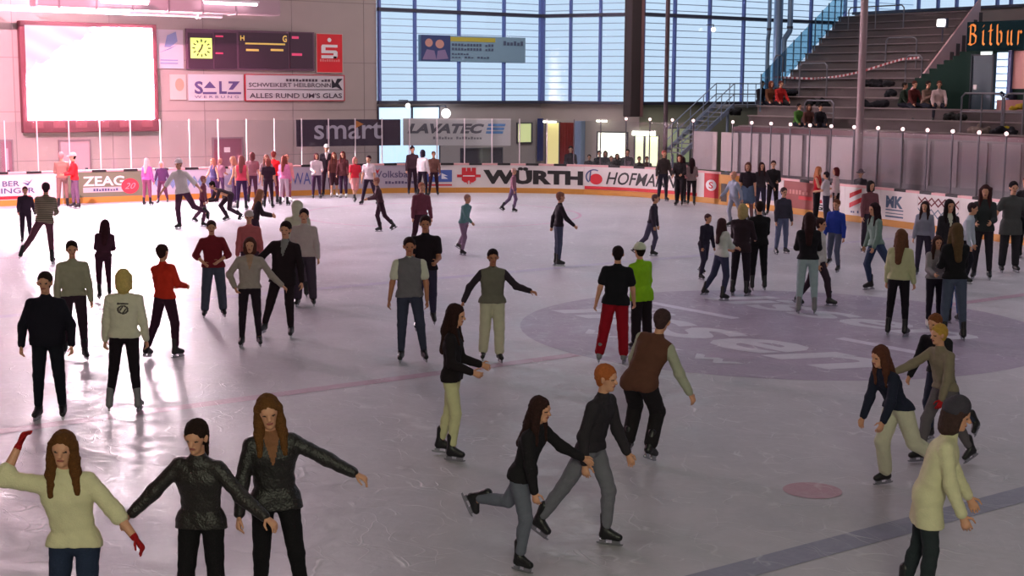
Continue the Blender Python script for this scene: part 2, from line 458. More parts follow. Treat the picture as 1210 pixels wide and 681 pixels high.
    b.rc(H+hup*.014*HS-hrt*.016*HS+hfr*.042*HS, H+hup*.014*HS+hrt*.016*HS+hfr*.042*HS, .008*HS, None, None, 1, 0.008)
    b.rc(H-hup*.046*HS+hfr*.030*HS, H-hup*.046*HS+hfr*.032*HS, .014*HS, None, None, 1, 0.01)
    b.rc(H-hup*.030*HS-hrt*.008*HS+hfr*.044*HS, H-hup*.030*HS+hrt*.008*HS+hfr*.044*HS, .006*HS, None, None, 1, 0.006)
    for s in (-1, 1):
        b.rc(H+hup*.006*HS+hrt*(s*.043*HS), H-hup*.012*HS+hrt*(s*.041*HS), .010*HS, .007*HS, None, 1, 0.006)
        b.rc(J['sh', s], J['el', s], .029*S, .023*S); b.rc(J['el', s], J['wr', s], .024*S, .0155*S)
        d = J['fa', s]; w = J['wr', s]; side = (R.inverted() @ Vector((0, 0, 1))) * 0
        inw = -rt*s                                    # palm faces the body
        bend = inw if abs(d.dot(inw)) < 0.8 else Vector((0, 0, -1))
        perp = d.cross(bend).normalized(); bend = perp.cross(d).normalized()
        if perp.dot(Vector((0, -1, 0))) < 0: perp = -perp
        pe = w + d*.045*S
        b.rc(w, pe, .0165*S, .0215*S, bend, 1.7, 0.01)
        fr_ = max(.0052*S, 0.42*h)
        for j, ln in enumerate((.040, .046, .043, .034)):
            o_ = perp*((1.5-j)*.0125*S)
            p0 = pe + o_ - d*.005*S; p1 = p0 + (d*.93+bend*.30).normalized()*ln*.55*S; p2 = p1 + (d*.6+bend*.8).normalized()*ln*.5*S
            b.rc(p0, p1, fr_, None, None, 1, 0.003); b.rc(p1, p2, fr_, fr_*.85, None, 1, 0.003)
        t0 = w + d*.012*S + perp*.015*S; t1 = t0 + (d*.6+perp*.7+bend*.35).normalized()*.030*S; t2 = t1 + (d*.9+perp*.15+bend*.4).normalized()*.024*S
        b.rc(t0, t1, fr_*1.2, None, None, 1, 0.004); b.rc(t1, t2, fr_*1.1, fr_*.9, None, 1, 0.003)
        b.rc(J['hip', s], J['knee', s], .044*S, .030*S); b.rc(J['knee', s], J['ank', s], .031*S, .021*S)
        cb = J['knee', s].lerp(J['ank', s], .3); b.rc(cb+Vector((0, .012*S, 0)), cb.lerp(J['ank', s], .25)+Vector((0, .010*S, 0)), .026*S, .022*S)
        b.rc(J['ank', s], J['ank', s]+Vector((0, -.012*S, -.016*S)), .018*S, .016*S)
    glv = None
    mats = [sk, mat('eye_dark', (38, 26, 22), 0.3), mat('lips', (150, 78, 70), 0.5)]
    if gloves: mats.append(cloth(gloves))
    hv, uv_, rv, fv = [np.array(x) for x in (H, hup, hrt, hfr)]
    wrs = [(np.array(J['wr', s]), np.array(J['fa', s])) for s in (-1, 1)]
    def mf(C_):
        q = C_-hv; x, y, z = q @ rv, q @ fv, q @ uv_
        m = np.zeros(len(C_))
        ey = (y > .03*HS) & (((np.abs(x)-.018*HS)/(.0075*HS))**2+((z-.003*HS)/(.0042*HS))**2 < 1)
        mo = (y > .03*HS) & ((x/(.014*HS))**2+((z+.030*HS)/(.0045*HS))**2 < 1)
        m[ey] = 1; m[mo] = 2
        if gloves:
            for w_, d_ in wrs:
                t = (C_-w_) @ d_; rr = np.linalg.norm(C_-w_-t[:, None]*d_, axis=1)
                m[(t > -.02) & (rr < .1) & (t < .25)] = 3
        return m
    mobj('body', b.mesh(h, 'body', mats, mf), root)
    # ---- top garment
    def top_sdf(infl, sleeve, hem, fold=0.0035, lo=0.0):
        g_ = SDF(0.025); g_.fold = fold*(0.6 if h > 0.015 else 1)
        f = fat
        g_.rc(J['chest']-rt*.042*S, J['chest']+rt*.042*S, (.066*f)*S+infl, None, fr, 1.18)
        g_.rc(J['waist']-rt*.034*S*f, J['waist']+rt*.034*S*f, ((.054 if female else .061)*f)*S+infl, None, fr, 1.18)
        g_.rc(J['pel'], J['chest'], .058*S*f+infl, .064*S*f+infl, fr, 1.15)
        mid_ = J['waist'].lerp(J['chest'], .5); g_.rc(mid_-rt*.036*S*f, mid_+rt*.036*S*f, ((.056 if female else .061)*f)*S+infl, None, fr, 1.18)
        for s in (-1, 1): g_.rc(J['neck']-up*.020*S+rt*s*.022*S, J['sh', s]-rt*s*.010*S, .032*S+infl, .031*S+infl)
        g_.rc(J['sh', -1]+rt*.03*S-up*.02*S, J['sh', 1]-rt*.03*S-up*.02*S, .036*S+infl, None, fr, 1.1)
        g_.rc(J['neck']-up*.02*S, J['neck']+up*.012*S, .042*S+infl*.5, .036*S)
        g_.rc(J['pel']+up*.01*S-rt*.034*S, J['pel']+up*.01*S+rt*.034*S, (.066*f)*S+infl, None, fr, 1.12)
        h2 = hem+.26
        for s in (-1, 1):
            if seat: break
            e = J['hip', s].lerp(J['knee', s], h2)
            g_.rc(J['hip', s], e, .058*S+infl+lo, (.056+.012*hem)*S+infl+lo)
        e = (J['hip', -1].lerp(J['knee', -1], h2)+J['hip', 1].lerp(J['knee', 1], h2))/2
        g_.rc(J['pel'], e, .058*S+infl+lo, (.062+.02*hem)*S+infl+lo)
        hd = (J['pel']-e).normalized(); cpt = J['pel'].lerp(e, (hem+.02)/h2)
        HEMC = (cpt, -hd)
        if not seat: g_.p.append((None, HEMC[0], HEMC[1], 0, None, 1, 0))
        for s in (-1, 1):
            if sleeve == 'long': g_.rc(J['sh', s], J['el', s], .031*S+infl, .027*S+infl); g_.rc(J['el', s], J['wr', s].lerp(J['el', s], .05), .030*S+infl, .022*S+infl*.8)
            elif sleeve == 'short': g_.rc(J['sh', s], J['sh', s].lerp(J['el', s], .62), .036*S+infl, .036*S+infl)
            elif sleeve == 'elbow': g_.rc(J['sh', s], J['el', s], .034*S+infl, .031*S+infl); g_.rc(J['el', s], J['el', s].lerp(J['wr', s], .25), .031*S+infl, .031*S+infl)
        return g_
    topname = 'jacket' if (sleeve == 'long' and hem >= 0) else 'shirt'
    t_ = top_sdf(.007, sleeve, max(hem, 0), lo=(.020 if low == 'baggy' else .004))
    if hood: t_.rc(J['neck']+up*.0*S-fr*.045*S-rt*.03*S, J['neck']-fr*.045*S+rt*.03*S, .034*S)
    if hood == 'up': t_.rc(H+hup*.012*S-hfr*.018*S, J['neck']-fr*.02*S, .062*S, .05*S)
    if hood == 'up': t_.cut(H+hfr*.055*S-hup*.005*S, H+hfr*.09*S-hup*.01*S, .048*S)
    tm = cloth(top_c, top_k)
    tmats = [tm]; tf = None
    if collar:   # a lighter front placket / shirt showing at the open collar
        tmats.append(cloth(collar)); nk = np.array(J['neck']); u2, r2, f2 = np.array(up), np.array(rt), np.array(fr)
        def tf(C_):
            q = C_-nk; x, y, z = q @ r2, q @ f2, q @ u2
            return ((y > .01*S) & (np.abs(x) < (.034*S+z*.26)) & (z > -.115*S) & (z < 0.06*S)).astype(float)
    if backprint:   # dark print on the back of the garment
        tmats.append(cloth(backprint)); nk = np.array(J['neck']); u2, r2, f2 = np.array(up), np.array(rt), np.array(fr)
        def tf(C_):
            q = C_-nk; x, y, z = (q @ r2)/S, q @ f2, (q @ u2)/S
            rr = np.hypot(x, (z+.105)*1.25)
            return ((y < 0) & (((np.abs(z+.062) < .0055) & (np.abs(x) < .04)) | ((np.abs(rr-.034) < .007) & (z < -.075)) | ((rr < .026) & (np.abs(np.sin(90*x+60*z)) > .8)))).astype(float)
    mobj(topname, t_.mesh(h*.7 if backprint else h, topname, tmats, tf), root)
    if vest:
        mobj('vest', top_sdf(.016, 'none', max(hem, 0), lo=(.016 if low == 'baggy' else 0)).mesh(h, 'vest', [cloth(vest)]), root)
    # ---- lower garment
    g_ = SDF(0.018); g_.fold = 0.0035 if h < 0.015 else .002
    infl = {'jeans': .008, 'tights': .002, 'baggy': .024, 'skirt': .003, 'shorts': .012}[low]
    g_.rc(J['pel']-rt*.034*S, J['pel']+rt*.034*S, .062*S+infl*.6, None, fr, 1.12)
    g_.rc(J['pel'], J['waist']-up*.02*S, .058*S+infl*.5, .053*S, fr, 1.15)
    for s in (-1, 1):
        a, k_, n_ = J['hip', s], J['knee', s], J['ank', s]
        if low == 'shorts': g_.rc(a, k_, .052*S+infl, .042*S+infl); continue
        g_.rc(a, k_, .052*S+infl*.8, .036*S+infl); e = n_.lerp(k_, .16 if low != 'baggy' else .1)
        g_.rc(k_, e, .036*S+infl, .026*S+infl*(1.25 if low == 'baggy' else .8))
        if low == 'tights' or low == 'jeans':
            cb = k_.lerp(n_, .3); g_.rc(cb+Vector((0, .012*S, 0)), cb.lerp(n_, .3)+Vector((0, .010*S, 0)), .029*S+infl*.6, .024*S+infl*.5)
    nm = {'jeans': 'trousers', 'tights': 'leggings', 'baggy': 'trousers', 'skirt': 'leggings', 'shorts': 'shorts'}[low]
    mobj(nm, g_.mesh(h, nm, [cloth(low_c)]), root)
    if low == 'skirt':
        k2 = SDF(.03); k2.fold = .005
        e = (J['hip', -1].lerp(J['knee', -1], .6)+J['hip', 1].lerp(J['knee', 1], .6))/2
        for s in (-1, 1): k2.rc(J['hip', s]+Vector((0, 0, .04*S)), J['hip', s].lerp(J['knee', s], .7), .064*S, .075*S)
        k2.rc(J['pel'], e, .07*S, .085*S)
        mobj('skirt', k2.mesh(h, 'skirt', [cloth((92, 108, 134))]), root)
    # ---- hair and hats
    hr = SDF(0.022 if hair in ('long', 'curly', 'bob') else 0.014); hr.hairy = .0045 if near else .003
    hc0 = H+hup*.024*HS-hfr*.012*HS
    if hair != 'none':
        hr.rc(hc0, hc0+hfr*.010*HS, .0535*HS, .050*HS, hrt, 1.10)
        if hair == 'short': hr.rc(H-hfr*.022*HS, H-hup*.018*HS-hfr*.020*HS, .040*HS, .032*HS)
        if hair in ('long', 'curly'):
            ln = {'long': .21, 'curly': .15}[hair]
            back = -hfr*.018*HS
            hr.rc(H-hfr*.02*HS, J['neck']-fr*.040*HS+up*.0*HS, .048*HS, .042*HS)
            hr.rc(J['neck']-fr*.040*HS, J['neck']-fr*.064*HS-up*(ln-.09)*HS, .042*HS, .030*HS, fr, 1.5)
            for s in (-1, 1):
                p1 = J['neck']+rt*s*.046*HS+fr*.012*HS+up*.01*HS
                hr.rc(H+hup*.02*HS+hrt*s*.036*HS, H-hup*.04*HS+hrt*s*.041*HS, .022*HS, .022*HS)
                hr.rc(H-hup*.04*HS+hrt*s*.041*HS, p1, .022*HS, .022*HS)
                hr.rc(p1, p1+fr*.034*HS-up*.075*HS+rt*s*.004*HS, .021*HS, .012*HS)
            if hair == 'curly':
                for j in range(16):
                    t = j*2.4; hr.rc(H-hup*(.005*j-.03)*HS+hrt*math.cos(t)*.05*HS-hfr*(.03+.02*math.sin(t))*HS, H-hup*(.005*j-.03)*HS+hrt*math.cos(t)*.05*HS-hfr*.03*HS, .019*HS)
        if hair == 'bob':
            hr.rc(H-hfr*.022*HS, H-hup*.055*HS-hfr*.022*HS, .050*HS, .046*HS)
            for s in (-1, 1): hr.rc(H+hup*.02*HS+hrt*s*.036*HS, H-hup*.055*HS+hrt*s*.038*HS, .022*HS, .020*HS)
        if hair == 'pony':
            hr.rc(H-hfr*.02*HS, H-hup*.012*HS-hfr*.02*HS, .042*HS, .036*HS)
            hr.rc(H+hup*.03*HS-hfr*.055*HS, H-hup*.03*HS-hfr*.085*HS, .020*HS, .020*HS); hr.rc(H-hup*.03*HS-hfr*.085*HS, J['neck']-fr*.075*HS-up*.06*HS, .020*HS, .010*HS)
        hr.cut(H-hup*.002*HS+hfr*.062*HS, H-hup*.05*HS+hfr*.07*HS, .041*HS, .042*HS)
        mobj('hair', hr.mesh(h, 'hair', [hc]), root)
    if hat:
        ht = SDF(0.01); hm = cloth(hat_c)
        if hat in ('cap', 'capback'):
            f_ = hfr if hat == 'cap' else -hfr
            ht.rc(hc0+hup*.004*HS, hc0+hup*.006*HS+hfr*.008*HS, .058*HS, .056*HS, hrt, 1.08)
            ht.rc(H+hup*.026*HS+f_*.050*HS, H+hup*.020*HS+f_*.082*HS, .030*HS, .026*HS, hup, 5.0)
            ht.clip = [(H+hup*.018*HS, -hup)]
        elif hat == 'beanie':
            ht.rc(hc0+hup*.006*HS, hc0+hup*.02*HS+hfr*.008*HS, .060*HS, .052*HS); ht.clip = [(H+hup*.014*HS, -hup)]
        elif hat == 'fedora':
            ht.rc(hc0+hup*.02*HS, hc0+hup*.035*HS, .056*HS, .046*HS); ht.rc(H+hup*.03*HS, H+hup*.031*HS, .095*HS, None, hup, 7.0)
            ht.clip = [(H+hup*.016*HS, -hup)]
        nm = 'cap' if hat != 'beanie' else 'beanie'
        mobj(nm, ht.mesh(min(h, .013), nm, [hm]), root)
    # ---- skates (or shoes, off the ice)
    fp = foots(J, S); k = S/1.75
    for i, s in enumerate((-1, 1)):
        me, bme = skate_mesh(skates, 0.012)
        o = mobj('skate', me, root); o.location = J['ank', s]; o.scale = (k, k, k)
        toe = (-9 if s < 0 else 9)
        o.rotation_euler = (math.radians(-fp[s]), math.radians(-s*min(22, math.degrees(math.asin(max(-.6, min(.6, s*J['shin', s].x))))*.6)), math.radians(toe))
        bl = mobj('blade', bme, o)
    PEOPLE.append((root, label, S))
    return root, J
# ------------------------------------------------------------------ the hall
concrete = mat('wall_concrete', (176, 160, 156), 0.85, 0, 0.15, 30, 0.06, 1.2)
darkcon = mat('stand_concrete', (98, 86, 86), 0.9, 0, 0.25, 25, 0.15, 1.5)
surr = mat('walkway_floor', (78, 72, 74), 0.8, 0, 0.1, 20, 0.1, 2)
steel = mat('painted_steel', (72, 70, 86), 0.45, 0.3)
bluesteel = mat('mullion_blue', (104, 122, 190), 0.5, 0.0)
slatm = mat('slat_grey_blue', (176, 196, 226), 0.6)
rail_m = mat('galvanised_rail', (120, 116, 122), 0.4, 0.6)
white = mat('board_white', (226, 216, 214), 0.45, 0, 0.04, 8, 0.04, 2)
glassm = bpy.data.materials.new('clear_glass'); glassm.use_nodes = True
nt = glassm.node_tree; nt.nodes.clear()
_o = nt.nodes.new('ShaderNodeOutputMaterial'); _t = nt.nodes.new('ShaderNodeBsdfTransparent'); _g = nt.nodes.new('ShaderNodeBsdfGlossy'); _x = nt.nodes.new('ShaderNodeMixShader')
_t.inputs[0].default_value = (0.95, 0.97, 0.98, 1); _g.inputs['Roughness'].default_value = 0.08; _x.inputs[0].default_value = 0.05
nt.links.new(_t.outputs[0], _x.inputs[1]); nt.links.new(_g.outputs[0], _x.inputs[2]); nt.links.new(_x.outputs[0], _o.inputs[0])
def tinted(name, c, a):
    m = glassm.copy(); m.name = name; m.node_tree.nodes['Transparent BSDF'].inputs[0].default_value = (*c, 1)
    m.node_tree.nodes['Mix Shader'].inputs[0].default_value = a; return m
dayglass = tinted('daylight_glazing', (0.97, 0.985, 1.0), 0.03)
blueglass = tinted('blue_guard_glass', (0.55, 0.72, 0.80), 0.10)

def struct(o): o['kind'] = 'structure'; return o

# board line: traced on the ice, smoothed
PTS = [(-22, 32.6), (-14, 32.2), (-3.9, 31.8), (-1.1, 31.6), (1.8, 31.35), (5, 31.0), (9.7, 30.3), (12, 29.35), (14.3, 27.9), (16.3, 25.7), (17.3, 23.2),
       (17.5, 20.3), (17.1, 16.9), (16.6, 14.2), (16.1, 10.7), (15.6, 8.2), (15.0, 5.5), (14.2, 1.5), (13.6, -2)]
def catmull(P, n=24):
    out = []
    for i in range(1, len(P)-2):
        p0, p1, p2, p3 = [Vector(p) for p in P[i-1:i+3]]
        for j in range(n):
            t = j/n
            out.append(0.5*((2*p1)+(p2-p0)*t+(2*p0-5*p1+4*p2-p3)*t*t+(3*p1-p0-3*p2+p3)*t**3))
    out.append(Vector(P[-2])); return out
BP = catmull(PTS); BS = [0.0]
for a, b in zip(BP[:-1], BP[1:]): BS.append(BS[-1]+(b-a).length)
BS = np.array(BS); BXY = np.array([tuple(p) for p in BP])
BPX = np.array([proj((p.x, p.y, 0.6))[0] for p in BP])
def bpos(s, off=0.0, z=0.0):
    x = np.interp(s, BS, BXY[:, 0]); y = np.interp(s, BS, BXY[:, 1])
    x2 = np.interp(s+.1, BS, BXY[:, 0]); y2 = np.interp(s+.1, BS, BXY[:, 1]); x1 = np.interp(s-.1, BS, BXY[:, 0]); y1 = np.interp(s-.1, BS, BXY[:, 1])
    t = Vector((x2-x1, y2-y1)).normalized(); nrm = Vector((-t.y, t.x))     # points outwards
    return Vector((x+nrm.x*off, y+nrm.y*off, z))
def s_at(px): return float(np.interp(px, BPX, BS))
def strip(s0, s1, o0, o1, z0, z1, step=0.35):
    n = max(1, int(round((s1-s0)/step))); vs = []; fs = []
    for i in range(n+1):
        s = s0+(s1-s0)*i/n
        for (o, z) in ((o0, z0), (o1, z0), (o1, z1), (o0, z1)): vs.append(bpos(s, o, z))
    for i in range(n):
        a = i*4; b = a+4
        for k in range(4): fs.append((a+k, a+(k+1) % 4, b+(k+1) % 4, b+k))
    fs += [(3, 2, 1, 0), (n*4, n*4+1, n*4+2, n*4+3)]
    return vs, fs
def strip_obj(name, m, parent, s0, s1, o0, o1, z0, z1, step=0.35):
    b = MB(); b.add(*strip(s0, s1, o0, o1, z0, z1, step)); return b.build(name, m, parent)
def strip_text(body, px0, px1, z0, z1, m, parent, off=-0.012, bold=0.0, shear=0.0, space=1.0, name='lettering'):
    s0, s1 = s_at(px0), s_at(px1); x, y, f = text_mesh(body, z1-z0, bold, shear, s1-s0, space)
    b = MB(); b.add([bpos(s0+xx, off, z0+yy) for xx, yy in zip(x, y)], f); return b.build(name, m, parent)
def strip_poly(name, polys, px0, px1, z0, z1, m, parent, off=-0.014):
    s0, s1 = s_at(px0), s_at(px1); b = MB()
    for P in polys: b.add([bpos(s0+(s1-s0)*u, off, z0+(z1-z0)*v) for u, v in P], [tuple(range(len(P)))])
    return b.build(name, m, parent)
def circ(cx, cy, rx, ry, n=20, a0=0, a1=360):
    return [(cx+rx*math.cos(math.radians(a0+(a1-a0)*i/n)), cy+ry*math.sin(math.radians(a0+(a1-a0)*i/n))) for i in range(n+(0 if a1-a0 >= 360 else 1))]
def ring(cx, cy, r0x, r0y, r1x, r1y, n=20, a0=0, a1=360):
    out = []
    for i in range(n):
        t0 = math.radians(a0+(a1-a0)*i/n); t1 = math.radians(a0+(a1-a0)*(i+1)/n)
        out.append([(cx+r0x*math.cos(t0), cy+r0y*math.sin(t0)), (cx+r1x*math.cos(t0), cy+r1y*math.sin(t0)), (cx+r1x*math.cos(t1), cy+r1y*math.sin(t1)), (cx+r0x*math.cos(t1), cy+r0y*math.sin(t1))])
    return out

# ---- ice and walkway
ice = bpy.data.materials.new('ice'); ice.use_nodes = True
nt = ice.node_tree; b_ = nt.nodes['Principled BSDF']; L_ = nt.links.new
tc = nt.nodes.new('ShaderNodeTexCoord')
def noise(scale, detail=4, dist=0.0, stretch=None):
    n = nt.nodes.new('ShaderNodeTexNoise'); n.inputs['Scale'].default_value = scale; n.inputs['Detail'].default_value = detail; n.inputs['Distortion'].default_value = dist
    if stretch:
        mp = nt.nodes.new('ShaderNodeMapping'); mp.inputs['Scale'].default_value = stretch; mp.inputs['Rotation'].default_value = (0, 0, 0.5)
        L_(tc.outputs['Object'], mp.inputs[0]); L_(mp.outputs[0], n.inputs['Vector'])
    else: L_(tc.outputs['Object'], n.inputs['Vector'])
    return n
def scratches(scale, rot, width):
    mp = nt.nodes.new('ShaderNodeMapping'); mp.inputs['Rotation'].default_value = (0, 0, rot); mp.inputs['Scale'].default_value = (1, .35, 1)
    nz = nt.nodes.new('ShaderNodeTexNoise'); nz.inputs['Scale'].default_value = .8; nz.inputs['Detail'].default_value = 2
    ad = nt.nodes.new('ShaderNodeVectorMath'); ad.operation = 'MULTIPLY_ADD'; ad.inputs[1].default_value = (1.6, 1.6, 0)
    v = nt.nodes.new('ShaderNodeTexVoronoi'); v.feature = 'DISTANCE_TO_EDGE'; v.inputs['Scale'].default_value = scale
    L_(tc.outputs['Object'], nz.inputs['Vector']); L_(nz.outputs['Color'], ad.inputs[0]); L_(tc.outputs['Object'], mp.inputs[0]); L_(mp.outputs[0], ad.inputs[2]); L_(ad.outputs[0], v.inputs['Vector'])
    r = nt.nodes.new('ShaderNodeMapRange'); r.inputs['From Min'].default_value = 0; r.inputs['From Max'].default_value = width; r.inputs['To Min'].default_value = 1; r.inputs['To Max'].default_value = 0
    L_(v.outputs['Distance'], r.inputs['Value']); return r
def math_(op, a, b):
    m = nt.nodes.new('ShaderNodeMath'); m.operation = op
    for i, v in enumerate((a, b)):
        if isinstance(v, (int, float)): m.inputs[i].default_value = v
        else: L_(v, m.inputs[i])
    return m.outputs[0]
s1, s2, s3 = scratches(1.3, .4, .013), scratches(2.1, 1.9, .013), scratches(.7, 2.6, .007)
scr = math_('MAXIMUM', math_('MAXIMUM', s1.outputs[0], s2.outputs[0]), s3.outputs[0])
msk = noise(2.2, 3); mk = nt.nodes.new('ShaderNodeMapRange'); mk.inputs['From Min'].default_value = .45; mk.inputs['From Max'].default_value = .62; L_(msk.outputs['Fac'], mk.inputs['Value'])
scr = math_('MULTIPLY', scr, mk.outputs[0])
big = noise(.16, 5, .6); fine = noise(9, 5, 1.0); wear = noise(1.1, 6, 1.5)
cr = nt.nodes.new('ShaderNodeValToRGB'); cr.color_ramp.elements[0].position = .35; cr.color_ramp.elements[1].position = .65
cr.color_ramp.elements[0].color = (*lin((168, 166, 172)), 1); cr.color_ramp.elements[1].color = (*lin((204, 200, 208)), 1)
L_(math_('ADD', math_('MULTIPLY', big.outputs['Fac'], .6), math_('MULTIPLY', wear.outputs['Fac'], .4)), cr.inputs[0])
mx = nt.nodes.new('ShaderNodeMix'); mx.data_type = 'RGBA'; mx.inputs[7].default_value = (.88, .87, .90, 1); L_(cr.outputs[0], mx.inputs[6]); L_(math_('MULTIPLY', scr, .42), mx.inputs[0]); L_(mx.outputs[2], b_.inputs['Base Color'])
wr_ = nt.nodes.new('ShaderNodeMapRange'); wr_.inputs['From Min'].default_value = .36; wr_.inputs['From Max'].default_value = .64; wr_.inputs['To Min'].default_value = .28; wr_.inputs['To Max'].default_value = .60
L_(math_('ADD', math_('MULTIPLY', wear.outputs['Fac'], .6), math_('MULTIPLY', fine.outputs['Fac'], .4)), wr_.inputs['Value']); L_(wr_.outputs[0], b_.inputs['Roughness'])
b_.inputs['Specular IOR Level'].default_value = .32
bp = nt.nodes.new('ShaderNodeBump'); bp.inputs['Strength'].default_value = .38; bp.inputs['Distance'].default_value = .02
L_(math_('ADD', math_('MULTIPLY', fine.outputs['Fac'], .5), math_('MULTIPLY', scr, .8)), bp.inputs['Height']); L_(bp.outputs['Normal'], b_.inputs['Normal'])
ice_poly = [(float(x), float(y), 0) for x, y in BXY[::3]] + [(13, -24, 0), (-24, -24, 0), (-24, 32.5, 0)]
b = MB(); b.add(ice_poly, [tuple(range(len(ice_poly)))]); floor = struct(b.build('floor', ice))
b = MB(); b.box((6, 4, -0.06), (72, 66, .1)); struct(b.build('floor_walkway', surr))

# ---- paint frozen into the ice
def ice_paint(name, rgb, label, cat, polys, z=0.003):
    m = ice.copy(); m.name = name; n_ = m.node_tree; rr = [n for n in n_.nodes if n.type == 'VALTORGB'][0]
    rr.color_ramp.elements[0].color = (*[v*.86 for v in lin(rgb)], 1); rr.color_ramp.elements[1].color = (*[min(1, v*1.14) for v in lin(rgb)], 1)
    b = MB()
    for P in polys: b.add([(x, y, z) for x, y in P], [tuple(range(len(P)))])
    return tag(b.build(name, m), label, cat)
ice_paint('ice_circle', (158, 146, 166), 'large pale violet centre circle frozen into the ice with white script on it', 'ice marking', [circ(0, 0, 4.5, 4.5, 64)], .002)
ice_paint('centre_line', (182, 150, 168), 'thin faded red centre line crossing the ice left to right', 'ice marking', [[(-24, -.13), (-4.52, -.13), (-4.52, .13), (-24, .13)], [(4.52, -.13), (17.2, -.13), (17.2, .13), (4.52, .13)]], .003)
yb = -(8.54)
ice_paint('blue_line', (140, 140, 160), 'dark greyish blue line in the ice at lower right corner', 'ice marking', [[(-24, yb-.17), (14, yb-.17), (14, yb+.17), (-24, yb+.17)]])
ice_paint('blue_line', (180, 174, 194), 'faint blue line across the far half of the ice', 'ice marking', [[(-24, -yb-.16), (17, -yb-.16), (17, -yb+.16), (-24, -yb+.16)]])
g_ = G(960, 580)
ice_paint('faceoff_spot', (182, 140, 152), 'small round faded pink face-off spot beside the dark blue line', 'ice marking', [circ(g_.x, g_.y, .30, .30, 32)])
ice_paint('faceoff_circle', (196, 150, 176), 'faint pink face-off circle on far ice before the red and black lettered board', 'ice marking', ring(7, 21.5, 4.45, 4.45, 4.55, 4.55, 64))
ice_paint('faceoff_circle', (196, 150, 176), 'faint pink face-off circle on far left ice under the bright screen', 'ice marking', ring(-7, 21.5, 4.45, 4.45, 4.55, 4.55, 64))
# white script in the centre circle, baseline running towards the camera side
def ice_text(body, s0, s1, v0, h, bold, shear, label, cat='ice lettering'):
    x, y, f = text_mesh(body, h, bold, shear, s1-s0)
    m = ice.copy(); m.name = 'ice_white_paint'; rr = [n for n in m.node_tree.nodes if n.type == 'VALTORGB'][0]
    rr.color_ramp.elements[0].color = (.50, .49, .56, 1); rr.color_ramp.elements[1].color = (.62, .60, .68, 1)
    b = MB(); b.add([(v0+yy, -(s0+xx), .004) for xx, yy in zip(x, y)], f); return tag(b.build('ice_lettering', m), label, cat)
ice_text('lissen', -3.7, 3.3, -2.2, 1.75, .022, .3, 'big white slanted script word across the near half of the centre circle')
ice_text('w w w', -1.7, 2.0, -3.2, .32, .02, 0, 'short row of small white blocks under the big script word on the ice')
ice_text('lissen', -3.3, 2.6, 1.2, 1.3, .02, .3, 'fainter white script word across the far half of the centre circle')
ice_paint('ice_stripe', (206, 200, 216), 'thin white bar on left of the centre circle above the script', 'ice lettering', [[(-.1, 1.1), (.12, 1.1), (.12, 3.4), (-.1, 3.4)]], .004)
ice_paint('ice_stripe', (206, 200, 216), 'thin white bar on right of the centre circle beside three chatting girls', 'ice lettering', [[(-.1, -3.6), (.12, -3.6), (.12, -1.3), (-.1, -1.3)]], .004)

# ---- shell
def wallbox(name, x0, x1, y0, y1, z0, z1, m=concrete):
    b = MB(); b.box(((x0+x1)/2, (y0+y1)/2, (z0+z1)/2), (abs(x1-x0), abs(y1-y0), abs(z1-z0))); return struct(b.build(name, m))
EY = 34.5
XA = hit(445, 60, 1, EY).x; XB = hit(640, 60, 1, EY).x
wallbox('wall_end', -28, XA, EY, EY+.3, 0, 14)
wallbox('wall_left', -28.3, -28, -28, EY+.3, 0, 14)
wallbox('wall_back', -28.3, 41, -28.3, -28, 0, 14)
wallbox('ceiling', -28.3, 41, -28.3, EY+4, 14, 14.2, mat('roof_dark', (92, 84, 88), .9))

